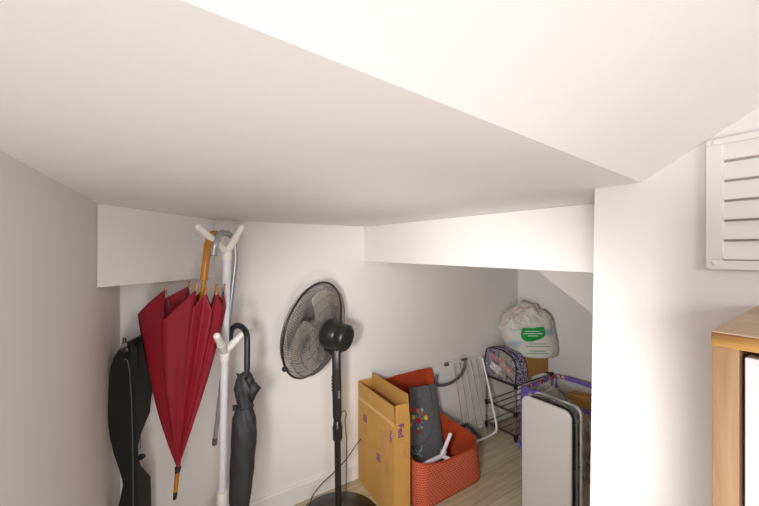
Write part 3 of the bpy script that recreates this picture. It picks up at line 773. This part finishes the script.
def basket():
    t = thing('storage_basket', 'orange woven storage basket with a tall back panel on the floor by the cardboard box', 'basket', ((bx0+bx1)/2, (by0+by1)/2, 0))
    def shell(inset, z0, extra=0):
        bm = nb(); NZ = 14
        ref = rrect(inset, .11); n = len(ref); rows = []
        lowr = rrect(inset, .11)
        for i in range(NZ+1):
            q = i/NZ; row = []
            for k, p in enumerate(ref):
                h = rim_h(p.x, p.y)+extra; z = z0+(h-z0)*q
                # squarer corner near the floor
                c = V((bx0+bx1)/2, (by0+by1)/2, 0); corner = V(bx1-inset-.02, by0+inset+.02, 0)
                g = max(0, 1-(p-V(bx1, by0, 0)).length/.13)*(1-q)**1.0
                pp = p.lerp(V(bx1-inset-.004, by0+inset+.004, 0), g*.75)
                pp = c+(pp-c)*(1+.02*math.sin(q*PI))
                pp.z = z; row.append(bm.verts.new(pp))
            rows.append(row)
        for a, b in zip(rows, rows[1:]):
            for k in range(n): bm.faces.new((a[k], a[(k+1) % n], b[(k+1) % n], b[k]))
        return bm, rows, n
    bm, rows, n = shell(0, .002); f = bm.faces.new(list(reversed(rows[0]))); obj('outer_shell', bm, M['weave'], t, 2)
    bm, rows, n = shell(.006, .012); bm.faces.new(rows[0]); obj('lining', bm, M['lining'], t, 2)
    bm = nb(); ref = rrect(.003, .11); pts = []
    for p in ref: pts.append(V(p.x, p.y, rim_h(p.x, p.y)))
    tube(bm, pts, .0042, 8, closed=True); obj('rim', bm, M['lining'], t, True)
basket()

def grey_bag():
    tl = RY(409.5, 388.5, 1.60); tr = RY(435.5, 383.5, 1.60); bl = RY(405, 472, 1.44); br = RY(445, 452, 1.44)
    bl.z = .06; br.z = .06
    bl = V(1.165, 1.475, .02); br = V(1.425, 1.475, .02)
    t = thing('felt_bag', 'grey felt bag with bright flower dots leaning inside the orange basket', 'bag', lerp(bl, br, .5))
    n = (br-bl).cross(tl-bl).normalized()
    if n.y > 0: n = -n
    th = .03
    def Q(u, v): return (bl*(1-u)+br*u)*(1-v)+(tl*(1-u)+tr*u)*v
    bm = nb(); NU, NV = 14, 24; g1 = []; g2 = []
    for j in range(NV+1):
        v = j/NV; r1 = []; r2 = []
        for i in range(NU+1):
            u = i/NU; e = (1-abs(2*u-1)**4)*(1-abs(2*v-1)**8); b_ = .004+th/2*e+.0025*math.sin(v*9+u*4)*e
            uu = u
            p = Q(uu, v); r1.append(bm.verts.new(p+n*b_)); r2.append(bm.verts.new(p-n*(.004+th/3*e)))
        g1.append(r1); g2.append(r2)
    for j in range(NV):
        for i in range(NU):
            bm.faces.new((g1[j][i], g1[j][i+1], g1[j+1][i+1], g1[j+1][i])); bm.faces.new((g2[j][i+1], g2[j][i], g2[j+1][i], g2[j+1][i+1]))
        bm.faces.new((g1[j][0], g1[j+1][0], g2[j+1][0], g2[j][0])); bm.faces.new((g1[j][NU], g2[j][NU], g2[j+1][NU], g1[j+1][NU]))
    for i in range(NU):
        bm.faces.new((g1[0][i+1], g1[0][i], g2[0][i], g2[0][i+1])); bm.faces.new((g1[NV][i], g1[NV][i+1], g2[NV][i+1], g2[NV][i]))
    obj('body', bm, M['felt'], t, True)
    def on(px, py, lift=.0): return RP(px, py, Q(.5, .5)+n*(.0205+lift), n)
    fl = smoothpath([on(410, 388), on(420, 386.5), on(428, 386), on(431, 398), on(433, 415), on(431.5, 430), on(426, 441), on(418, 445.5), on(410, 446)], 5)
    bm = nb(); prism(bm, fl, n*.004); fp = obj('flap', bm, M['felt'], t)
    bm = nb(); tube(bm, [p+n*.004 for p in fl], .0018, 6); obj('flap_stitching', bm, M['feltd'], fp, True)
    for (x, y, r, mm) in ((419, 420.5, .0185, 'dred'), (418, 410.7, .0135, 'dora'), (422, 409.8, .010, 'dcyan'), (412.6, 409.6, .014, 'dred'), (411.2, 404.8, .0105, 'dblue'), (424, 414.2, .0105, 'dred'), (425.9, 417.8, .0145, 'dyel'), (413.7, 417.4, .0125, 'dyel'), (411, 424.4, .0115, 'dora'), (415.8, 425.8, .0125, 'dblue'), (424.2, 422.6, .010, 'dblue'), (418.2, 428.6, .0065, 'dyel'), (418, 432.6, .011, 'dred'), (421.7, 427.5, .007, 'dcyan')):
        bm = nb(); r *= .88; lathe(bm, [(0, 0), (r, 0), (r, .0012), (0, .0016)], on(x, y, .0042), n, 20); obj('flower_dot', bm, M[mm], fp)
    for a in range(7):
        an = a*2*PI/7+.3; c = on(419, 420.5, .0042); rr = (tr-tl).normalized(); uu = n.cross(rr)
        bm = nb(); tube(bm, [c+(rr*math.cos(an)+uu*math.sin(an))*.018, c+(rr*math.cos(an)+uu*math.sin(an))*.036], .0013, 5); obj('stem_stitch', bm, M['dcyan'], fp)
    for pts in ([(422, 443), (421.5, 450), (418.5, 454), (413.5, 454), (411.5, 449)], [(415.5, 450), (422, 457)], [(421.5, 450), (419, 450.5)]):
        bm = nb(); tube(bm, [on(x, y, .0) for x, y in pts], .002, 6); obj('cyan_stitch', bm, M['dcyan'], t)
grey_bag()

def hook_piece():
    c = P(441.5, 456, 1.86)
    o = nb(); peg(o, c, P(450.8, 433, 1.86), .0105, .0095); ob = V(0, 0, 0)
    t = thing('hook_piece', 'white plastic three-armed coat hook piece lying in the orange basket', 'hook', V(c.x, c.y, .03))
    obj('arm', o, M['hangw'], t, True)
    o = nb(); peg(o, c, P(418, 467.5, 1.76), .0115, .0115); obj('arm', o, M['hangw'], t, True)
    o = nb(); peg(o, c, P(458.5, 462.5, 1.84), .0105, .0095); obj('arm', o, M['hangw'], t, True)
    o = nb(); lathe(o, [(0, -.018), (.014, -.018), (.0165, -.012), (.0165, .016), (.012, .02), (0, .02)], c+c2w(.012, .02, .0), c2w(.3, .3, .9), 20); obj('joint', o, M['hangw'], t, True)
    bm = nb(); tube(bm, smoothpath([P(424, 465.5, 1.80), P(432, 463.5, 1.82), P(438, 464, 1.83), P(444, 461, 1.84), P(450, 459.5, 1.85), P(455, 463.5, 1.85)], 6), .0035, 8)
    tube(bm, smoothpath([P(428, 468, 1.80), P(436, 466.5, 1.82), P(446, 464.5, 1.84)], 6), .0035, 8)
    tag(obj('cord', bm, M['cordw'], None, True, loc=P(440, 464, 1.82)), 'short cream cord lying below the white hook piece in the orange basket', 'cord')
hook_piece()

# =====================================================  CLOTHES AIRER
def airer():
    t = thing('clothes_airer', 'small white wire clothes airer with dark grey curved arm leaning on the back wall', 'clothes airer', RY(485, 440, 1.57))
    yT, yM = 1.625, 1.60
    tl = RY(446.5, 364.5, yT); tr = RY(481.5, 357, yT)
    br = RZ(496, 430, .02); bc = RZ(494.5, 433.5, .02)
    br = V(2.02, 1.60, .035); bl = V(1.70, 1.60, .012)
    bl2 = RY(479.5, 439.5, 1.575); 
    yb_ = 1.50
    bot = [RY(496, 423, yb_+.006), RY(496.6, 428, yb_), RY(494.8, 432.5, yb_), RY(488, 436.5, yb_), RY(480, 440, yb_-.01), RY(466, 446, 1.50)]
    right = smoothpath([tr+V(-.03, 0, -.001), tr, tr+V(.012, 0, -.022), RY(490, 393, 1.555)]+bot, 6)
    bm = nb(); tube(bm, right, .0068, 12); tube(bm, [tl, tr], .0036, 8); obj('frame', bm, M['airer'], t, True)
    for k, bx_ in enumerate((466, 472.5, 479.5, 486, 491.5)):
        a = lerp(tl, tr, .20+k*.157); b = RY(bx_, 436.5+(488-bx_)*.42, 1.502)
        bm = nb(); tube(bm, [a, b], .0024, 6); obj('wire', bm, M['airwire'], t, True)
    bm = nb(); lathe(bm, [(0, -.012), (.011, -.012), (.012, 0), (.011, .012), (0, .012)], tl, (tr-tl).normalized(), 16); obj('end_knob', bm, M['armgrey'], t, True)
    bm = nb(); pts = smoothpath([RY(465.3, 359.5, 1.635), RY(464.5, 367, 1.635), RY(460.5, 375, 1.635), RY(454, 381, 1.635), RY(447, 384.3, 1.635), RY(439.5, 385.3, 1.635), RY(436.5, 384, 1.635), RY(435.8, 380, 1.635), RY(437.3, 374.5, 1.635)], 6)
    tube(bm, pts, .0098, 12); ar = obj('curved_arm', bm, M['armgrey'], t, True)
    bm = nb(); box(bm, RY(464, 359.5, 1.605), (.045, .02, .014)); obj('arm_clamp', bm, M['armgrey'], ar, bevel=.003)
    bm = nb(); tube(bm, [V(1.60, 1.625, .10), RY(467, 424.5, 1.60), RZ(481, 438.5, .0115)], .0105, 12); obj('lower_arm', bm, M['armgrey'], t, True)
airer()

# =====================================================  SHOE RACK
RXa, RXb, RYa, RYb = 2.0, 2.42, 1.415, 1.652
HT = .371
def rack():
    t = thing('shoe_rack', 'low dark metal three-tier rack in the far corner carrying bags and a box', 'rack', ((RXa+RXb)/2, (RYa+RYb)/2, 0))
    for (x, y) in ((RXa, RYa), (RXa, RYb), (RXb, RYa), (RXb, RYb)):
        bm = nb(); tube(bm, [(x, y, .012), (x, y, HT-.002)], .0062, 12); p = obj('post', bm, M['rackthin'], t, True)
        for z in (.03, .18, HT-.01):
            bm = nb(); box(bm, (x, y, z), (.02, .02, .032)); obj('joint', bm, M['joint'], p, bevel=.003)
        bm = nb(); lathe(bm, [(0, 0), (.009, 0), (.009, .014), (0, .014)], (x, y, 0), (0, 0, 1), 12); obj('foot', bm, M['joint'], p)
    for z in (.036, .184, HT-.008):
        for x in (RXa, RXb):
            bm = nb(); tube(bm, [(x, RYa, z), (x, RYb, z)], .0075, 10); obj('side_rail', bm, M['rack'], t, True)
        for k in range(5):
            y = RYa+.0+(RYb-RYa)*k/4; bm = nb(); zz = z+.002
            tube(bm, [(RXa, y, zz), (RXb, y, zz)], .0042, 8); obj('shelf_rod', bm, M['rackthin'] if z < .3 else M['rack'], t, True)
rack()

# =====================================================  TOILETRY BAG AND CONTENTS
def washbag():
    zb = HT+.004; x0 = 1.992; x1 = 2.12; ya_, yb_ = 1.412, 1.662
    t = thing('wash_bag', 'speckled cloth wash bag with clear front window on the rack top', 'bag', ((x0+x1)/2, (ya_+yb_)/2, zb))
    pr = [(ya_, 0), (ya_-.004, .05), (ya_+.002, .12), (ya_+.02, .16), (ya_+.06, .187), (ya_+.12, .2), (ya_+.175, .2), (yb_-.02, .185), (yb_-.004, .15), (yb_, .06), (yb_, 0)]
    sm = [p for p in smoothpath([V(0, a, b) for a, b in pr], 5)]
    n = len(sm)
    def at(i, q):   # q 0 front, 1 back; bag leans back towards the top
        p = sm[i]; k = p.z/.19
        return V(x0+(x1-x0)*q*(1-.25*k)+.0*k+.012*k, p.y, zb+p.z)
    bm = nb(); rows = [[bm.verts.new(at(i, q)) for i in range(n)] for q in (0, .25, .5, .75, 1)]
    for a, b in zip(rows, rows[1:]):
        for i in range(n-1): bm.faces.new((a[i], a[i+1], b[i+1], b[i]))
        bm.faces.new((a[n-1], a[0], b[0], b[n-1]))
    bm.faces.new(rows[-1]); obj('gusset', bm, M['pattern'], t, solid=.0015)
    bm = nb(); bm.faces.new([bm.verts.new(at(i, -.01)) for i in range(n)]); obj('window', bm, M['windowp'], t, solid=.0006)
    bm = nb(); tube(bm, [at(i, -.02) for i in range(n)], .0042, 8, closed=True); obj('piping', bm, M['piping'], t, True)
    bm = nb(); tube(bm, [at(i, .45)+V(0, 0, .002 if sm[i].z > .1 else 0) for i in range(8, n-8)], .003, 6); obj('zip', bm, M['piping'], t, True)
    def item(name, label, cat, px, py, dx, sz, ang, m, extra=None):
        c = RX(px, py, x0+dx); bm = nb(); box(bm, c, (sz[0], sz[1], sz[2]), Matrix.Rotation(ang, 3, 'X'))
        o = obj(name, bm, M[m], None, loc=c.copy(), bevel=min(sz)*.3); tag(o, label, cat)
        return o, c
    item('packet', 'white packet with small pink print inside the wash bag window', 'packet', 495.5, 368, .022, (.014, .085, .052), .35, 'whitepk')
    o, c = item('packet', 'long red packet with yellow spots inside the wash bag window', 'packet', 506, 367, .040, (.014, .14, .036), .72, 'redp')
    bm = nb(); box(bm, c+V(-.0085, .01, .012), (.002, .018, .016), Matrix.Rotation(.72, 3, 'X')); obj('yellow_spot', bm, M['yellow'], o)
    bm = nb(); box(bm, c+V(-.0085, -.025, -.018), (.002, .014, .02), Matrix.Rotation(.72, 3, 'X')); obj('yellow_spot', bm, M['yellow'], o)
    item('packet', 'pink packet high up inside the wash bag window', 'packet', 494, 356.5, .04, (.016, .07, .028), .5, 'pinkp')
    item('sachet', 'olive sachet at the upper right inside the wash bag window', 'sachet', 506, 357, .06, (.012, .09, .04), .4, 'olive')
    item('sachet', 'pale sachet low down inside the wash bag window', 'sachet', 503, 375.2, .012, (.008, .045, .024), .3, 'olive')
    item('pouch', 'dark grey pouch at the back of the wash bag', 'pouch', 499, 364, .085, (.02, .15, .10), .3, 'greyp')
washbag()

# =====================================================  BROWN CARTON + CARRIER BAG
bm = nb()
t = thing('carton', 'small plain brown carton on the rack top under the white carrier bag', 'box', (2.30, 1.53, HT+.004))
cx0, cx1, cy0, cy1, cz0, cz1 = 2.165, 2.415, 1.445, 1.625, HT+.004, .512
bm = nb(); box(bm, ((cx0+cx1)/2, (cy0+cy1)/2, (cz0+cz1)/2-.001), (cx1-cx0, cy1-cy0, cz1-cz0-.002)); obj('body', bm, M['card'], t, bevel=.002)
bm = nb(); box(bm, ((cx0+cx1)/2, cy0+.044, cz1-.0005), (cx1-cx0, .088, .003)); obj('flap', bm, M['card'], t)
bm = nb(); box(bm, ((cx0+cx1)/2, cy1-.044, cz1-.0005), (cx1-cx0, .088, .003)); obj('flap', bm, M['card'], t)

def carrier():
    c = P(529, 330, 2.50); c.z = 0; zb = .515
    t = thing('carrier_bag', 'stuffed white plastic carrier bag with green oval print on the brown carton', 'bag', V(c.x, c.y, zb))
    r = c2w(1, 0, 0); f = c2w(0, -1, 0)
    # outline: py -> left, right px at Z 2.5
    prof = [(356.5, 521, 549), (354, 511, 555.5), (348, 506, 556.6), (338, 502, 555.8), (328, 500, 553.6), (323, 501.5, 552), (317, 505, 549), (311, 510, 544), (307, 514, 539), (304, 518, 534.5), (302.6, 521, 529)]
    u = 2.5/349; bm = nb(); NU = 72; rows = []; fine = []
    for i in range(len(prof)-1):
        for k in range(5):
            w = k/5; fine.append(tuple(prof[i][j]*(1-w)+prof[i+1][j]*w for j in range(3)))
    fine.append(prof[-1])
    for i, (py, l, rr) in enumerate(fine):
        z = CH-(py-HY)*u; z = max(z, zb+.001*i*.2)
        cc = V(c.x, c.y, z)+r*(((l+rr)/2-529)*u); hw = (rr-l)/2*u; dp = min(hw*.72, .118); row = []
        kk = (356-py)/53
        for k in range(NU):
            a = 2*PI*k/NU; ca, sa = math.cos(a), math.sin(a)
            x = math.copysign(abs(ca)**.85, ca)*hw; y = math.copysign(abs(sa)**.85, sa)*dp
            p = cc+r*x+f*y
            nz = noise.noise(p*9)*.03+noise.noise(p*22+V(3, 1, 2))*.015+abs(noise.noise(p*14+V(8, 0, 0)))*.02*(1 if kk > .55 else .3)
            nz *= .35 if (sa > 0 and kk < .55) else 1
            fade = min(1, i/4)
            dirn = (r*ca+f*sa)
            p += dirn*(nz-.004)*fade
            if kk > .6: p.z += noise.noise(p*17)*.02
            row.append(bm.verts.new(p))
        rows.append(row)
    for a_, b_ in zip(rows, rows[1:]):
        for k in range(NU): bm.faces.new((a_[k], a_[(k+1) % NU], b_[(k+1) % NU], b_[k]))
    bm.faces.new(list(reversed(rows[0]))); bm.faces.new(rows[-1])
    bag = obj('bag_body', bm, M['carrier'], t, 2)
    # folded-over mouth: ruffled band across the front and knots
    bm = nb(); pts = smoothpath([P(502, 323, 2.42), P(508, 320, 2.395), P(515, 322.5, 2.38), P(522, 326, 2.372), P(531, 327, 2.372), P(540, 326, 2.385), P(548, 323.5, 2.40), P(551.5, 320, 2.43)], 6)
    tube(bm, pts, [.007+.003*math.sin(i*1.3) for i in range(len(pts))], 10); obj('mouth_hem', bm, M['carrier'], t, 2)
    for pts in ([(512, 321, 2.385), (516, 313, 2.42), (524, 309, 2.42), (531, 313, 2.41), (536, 321, 2.39)], [(519, 322, 2.38), (523, 315, 2.39), (529, 318, 2.385), (530, 325, 2.375)], [(507, 320, 2.41), (512, 311, 2.44), (520, 305, 2.45)]):
        bm = nb(); pp = smoothpath([P(*q) for q in pts], 6); tube(bm, pp, [.006+.003*math.sin(i*.9) for i in range(len(pp))], 10); obj('twisted_handle', bm, M['carrier'], t, 2)
    # print: pushed onto the front of the bag
    dg = bpy.context.evaluated_depsgraph_get(); dg.update()
    from mathutils.bvhtree import BVHTree
    bvh = BVHTree.FromObject(bag, dg); inv = bag.matrix_world
    mw = bag.matrix_world.copy()
    def snap(px, py, lift):
        o = P(px, py, 1.8); d = (P(px, py, 3)-o).normalized()
        # the bag mesh sits at its parent's place
        hit = bvh.ray_cast(o, d)
        p = hit[0] if hit[0] is not None else P(px, py, 2.37)
        return p-d*lift
    def patch(poly_fn, nx, ny, m, nm, lift, par):
        bm = nb(); g = [[None]*(nx+1) for _ in range(ny+1)]
        for j in range(ny+1):
            for i in range(nx+1): g[j][i] = bm.verts.new(snap(*poly_fn(i/nx, j/ny), lift))
        for j in range(ny):
            for i in range(nx): bm.faces.new((g[j][i], g[j][i+1], g[j+1][i+1], g[j+1][i]))
        return obj(nm, bm, M[m], par, 2, solid=.0008)
    def oval(u_, v_):
        y = 327.6+v_*13.6
        e = abs(2*v_-1)**3; l = 521+(2.2 if v_ < .5 else 4.5)*e; rt = 545.4-(1.5 if v_ < .5 else 9)*e-2*max(0, v_-.5)
        return (l+(rt-l)*u_, y-.6*u_+(1.4*math.sin(u_*PI)*(v_-.5) if v_ > .5 else 0))
    lo_ = patch(oval, 22, 12, 'green', 'green_print', .004, bag)
    for (x0, x1, y) in ((525, 540, 331), (523.5, 542.5, 333.3), (528, 538, 335.6)):
        patch(lambda a, b: (x0+(x1-x0)*a, y+b*.8), 10, 1, 'whitep', 'print_line', .0055, lo_)
    for (x0, x1, y, m) in ((529, 546, 343.6, 'greend'), (526, 549, 346.2, 'greend'), (529, 546, 350.8, 'green'), (527, 549, 353, 'greend')):
        patch(lambda a, b: (x0+(x1-x0)*a, y+b*.7), 10, 1, m, 'print_line', .003, bag)
carrier()

# =====================================================  CLEAR BAG WITH VIOLET WEBBING
def clearbag():
    xA, xB, yA, yB, hb = 1.965, 2.36, .90, 1.345, .385
    t = thing('storage_bag', 'large clear storage bag edged with violet webbing behind the folded white table', 'bag', ((xA+xB)/2, (yA+yB)/2, 0))
    cs = [V(xA, yA, 0), V(xB, yA, 0), V(xB, yB, 0), V(xA, yB, 0)]
    def wob(p, k): return V(p.x+.012*noise.noise(p*9)*k, p.y+.012*noise.noise(p*9+V(5, 5, 5))*k, p.z)
    bm = nb(); N = 10; ringp = []
    for i in range(4):
        for k in range(N): ringp.append(cs[i].lerp(cs[(i+1) % 4], k/N))
    rows = []
    for j in range(9):
        z = .003+(hb-.003)*j/8; rows.append([bm.verts.new(wob(V(p.x, p.y, z), 1 if 0 < j else 0)) for p in ringp])
    n = len(ringp)
    for a, b in zip(rows, rows[1:]):
        for k in range(n): bm.faces.new((a[k], a[(k+1) % n], b[(k+1) % n], b[k]))
    bm.faces.new(rows[0]); obj('bag_wall', bm, M['bagclear'], t, 2)
    def band(p, q, z, m, w=.022, dz=0):
        bm = nb(); pts = [wob(V(*(p.lerp(q, k/8)).xy, z+dz*math.sin(PI*k/8)), 1) for k in range(9)]
        v1 = [bm.verts.new(x+V(0, 0, w/2)) for x in pts]; v2 = [bm.verts.new(x-V(0, 0, w/2)) for x in pts]
        for k in range(8): bm.faces.new((v1[k], v1[k+1], v2[k+1], v2[k]))
        return obj('rim_band', bm, M[m], t, solid=.004)
    band(cs[3], cs[3].lerp(cs[2], .28), hb, 'crim'); band(cs[3].lerp(cs[2], .28), cs[3].lerp(cs[2], .40), hb, 'violet', .03)
    band(cs[3].lerp(cs[2], .40), cs[3].lerp(cs[2], .60), hb, 'crim'); band(cs[3].lerp(cs[2], .60), cs[3].lerp(cs[2], .72), hb, 'violet', .034); band(cs[3].lerp(cs[2], .72), cs[2], hb, 'crim'); band(cs[2], cs[2].lerp(cs[1], .12), hb, 'crim'); band(cs[2].lerp(cs[1], .12), cs[1], hb, 'violet', .026)
    band(cs[3], cs[0], hb, 'violet')
    for p in (cs[3], cs[2], cs[0], cs[1]):
        bm = nb(); tube(bm, [wob(V(p.x, p.y, hb*k/6+.006), 1) for k in range(7)], .0065, 8); obj('edge_binding', bm, M['violet'], t, True)
    # handle strap
    for yy in (yB-.11, yB-.03):
        bm = nb(); box(bm, (xA-.005, yy, hb-.03), (.004, .03, .11)); obj('strap', bm, M['violet'], t, bevel=.001)
    bm = nb(); peg(bm, V(xA-.012, yB-.005, .012), V(xA-.03, yB+.012, .045), .009, .012); obj('strap_end', bm, M['violet'], t, True)
    # contents
    c = RX(575, 402, 2.20)
    bm = nb(); box(bm, (2.24, 1.12, .29), (.16, .12, .14), Matrix.Rotation(.25, 3, 'Z') @ Matrix.Rotation(.2, 3, 'Y')); tag(obj('carton', bm, M['card'], None, loc=V(2.24, 1.12, .22), bevel=.002), 'brown carton standing inside the violet-edged clear bag', 'box')
    def lump(name, label, cat, c, s, m, seed):
        bm = nb(); bmesh.ops.create_icosphere(bm, subdivisions=4, radius=1)
        for v in bm.verts:
            q = v.co.copy(); d = 1+.25*noise.noise(q*1.6+V(seed, 0, 0))+.10*noise.noise(q*5+V(0, seed, 0))
            v.co = V(q.x*s[0]*d, q.y*s[1]*d, max(q.z*s[2]*d, -s[2]*.9))+V(*c)
        tag(obj(name, bm, M[m], None, 2, loc=V(c[0], c[1], c[2]-s[2]*.9)), label, cat)
    lump('folded_cloth', 'dusty pink cloth bundle low inside the violet-edged clear bag', 'cloth', (2.14, 1.10, .085), (.13, .065, .09), 'pink', 3)
    lump('plastic_bundle', 'crumpled cloudy plastic filling the back of the violet-edged clear bag', 'plastic', (2.15, 1.26, .18), (.14, .055, .185), 'carrier', 8)
clearbag()

# =====================================================  FOLDED TABLE
def table():
    c = 1.50; yl, yr = .687*c, .529*c; H = CH-.4606*c; Tk = .102
    t = thing('folding_table', 'white folded table standing on edge in clear film beside the right wall', 'table', (c+Tk/2, (yl+yr)/2, 0))
    def slab(x0, x1, inset=0):
        bm = nb(); r = .036; y0, y1 = yr+inset, yl-inset; h = H-inset; pts = [V(x0, y0, .004+inset), V(x0, y1, .004+inset)]
        for k in range(9): a = math.radians(90*k/8); pts.append(V(x0, y1-r+r*math.cos(a), h-r+r*math.sin(a)))
        for k in range(9): a = math.radians(90+90*k/8); pts.append(V(x0, y0+r+r*math.cos(a), h-r+r*math.sin(a)))
        prism(bm, pts, V(x1-x0, 0, 0)); return bm
    obj('table_top', slab(c, c+.018), M['tableface'], t, True, bevel=.006)
    obj('table_top', slab(c+Tk-.014, c+Tk), M['tableface'], t, True, bevel=.005)
    obj('folded_frame', slab(c+.0185, c+Tk-.0145, .006), M['tablein'], t, True, bevel=.002)
    for k in range(3):
        bm = nb(); z = .30+.1*k; box(bm, (c+.055, yr+.004, z), (.05, .008, .006)); obj('hinge_rib', bm, M['handle'], t, bevel=.001)
    bm = nb(); tube(bm, smoothpath([V(c+.035, yl-.03, H+.0), V(c+.05, yl-.08, H+.006), V(c+.055, yr+.08, H+.004), V(c+.05, yr+.01, H-.03), V(c+.05, yr+.001, H-.12), V(c+.05, yr+.001, .1)], 6), .004, 8); obj('leg_tube', bm, M['edgegrey'], t, True)
    # film, crinkled, standing slightly off the back and the top
    bm = nb(); NJ = 20; prof = []
    r = .05; y0, y1 = yr-.006, yl+.004; h = H+.008
    for k in range(8): prof.append(V(0, y0, .02+(h-r-.02)*k/8))
    for k in range(9): a = math.radians(180-90*k/8); prof.append(V(0, y0+r+r*math.cos(a), h-r+r*math.sin(a)))
    for k in range(1, 9): prof.append(V(0, y0+r+(y1-y0-2*r)*k/8, h))
    rows = []
    for j in range(9):
        x = c+.020+(Tk+.006-.020)*j/8
        rows.append([bm.verts.new(V(x, p.y, p.z)+V(0, -1, .6)*(.004*abs(noise.noise(V(x*60, p.y*30, p.z*30))))) for p in prof])
    # free skirt hanging behind
    for j in range(1, 6):
        x = c+Tk+.006+.006*j
        rows.append([bm.verts.new(V(x, p.y+.02*(j/5)**1.5, p.z-.004*j)+V(.5, -1, 0)*(.008*noise.noise(V(x*30, p.y*20, p.z*14)))) for p in prof])
    for a_, b_ in zip(rows, rows[1:]):
        for k in range(len(prof)-1): bm.faces.new((a_[k], a_[k+1], b_[k+1], b_[k]))
    obj('clear_film', bm, M['film'], t, 2)
table()

# =====================================================  LIGHT, CAMERA
def area(name, loc, target, size, power, col=(1, 1, 1), sy=None):
    l = bpy.data.lights.new(name, 'AREA'); l.energy = power; l.size = size; l.color = col
    if sy: l.shape = 'RECTANGLE'; l.size_y = sy
    o = bpy.data.objects.new(name, l); COL.objects.link(o); o.location = loc
    o.rotation_euler = (Vector(target)-Vector(loc)).to_track_quat('-Z', 'Y').to_euler(); return o
# added soft key and rear fill, and the bounced flash thrown up at the slope
area('key_light', (-.205, -.13, .70), (.75, .75, .86), .26, 8.5, (1, .99, .985))
area('rear_fill', (-.1, -1.5, 1.4), (.6, 1.2, .9), .6, 13, (1, .99, .99))  # unseen fill added behind the camera, not a known lamp
area('bounced_flash', c2w(-.13, -.22, 1.12), c2w(-.10, .10, 1.9), .16, .15, (1, .99, .985))
sp = bpy.data.lights.new('nook_fill_spot', 'SPOT'); sp.energy = 71; sp.spot_size = math.radians(80); sp.spot_blend = .88; sp.shadow_soft_size = .09; sp.color = (1, .985, .965)  # unseen spot added left of frame to brighten the deep nook
so = bpy.data.objects.new('nook_fill_spot', sp); COL.objects.link(so); so.location = (-.165, .19, 1.12); so.rotation_euler = (Vector((1.68, 1.68, .50))-so.location).to_track_quat('-Z', 'Y').to_euler()
w = bpy.data.worlds.new('World'); C.world = w; w.use_nodes = True
w.node_tree.nodes['Background'].inputs[0].default_value = (.8, .8, .85, 1); w.node_tree.nodes['Background'].inputs[1].default_value = .3
cam = bpy.data.cameras.new('Camera'); cam.sensor_width = 36; cam.lens = F/759*36; cam.shift_y = -2/759; cam.clip_start = .01
co = bpy.data.objects.new('Camera', cam); COL.objects.link(co); co.location = (0, 0, CH); co.rotation_euler = (PI/2, 0, -(PI/2-A))
C.camera = co
C.view_settings.view_transform = 'Standard'; C.view_settings.look = 'None'; C.view_settings.gamma = 1
C.view_settings.use_curve_mapping = False; C.view_settings.exposure = .16
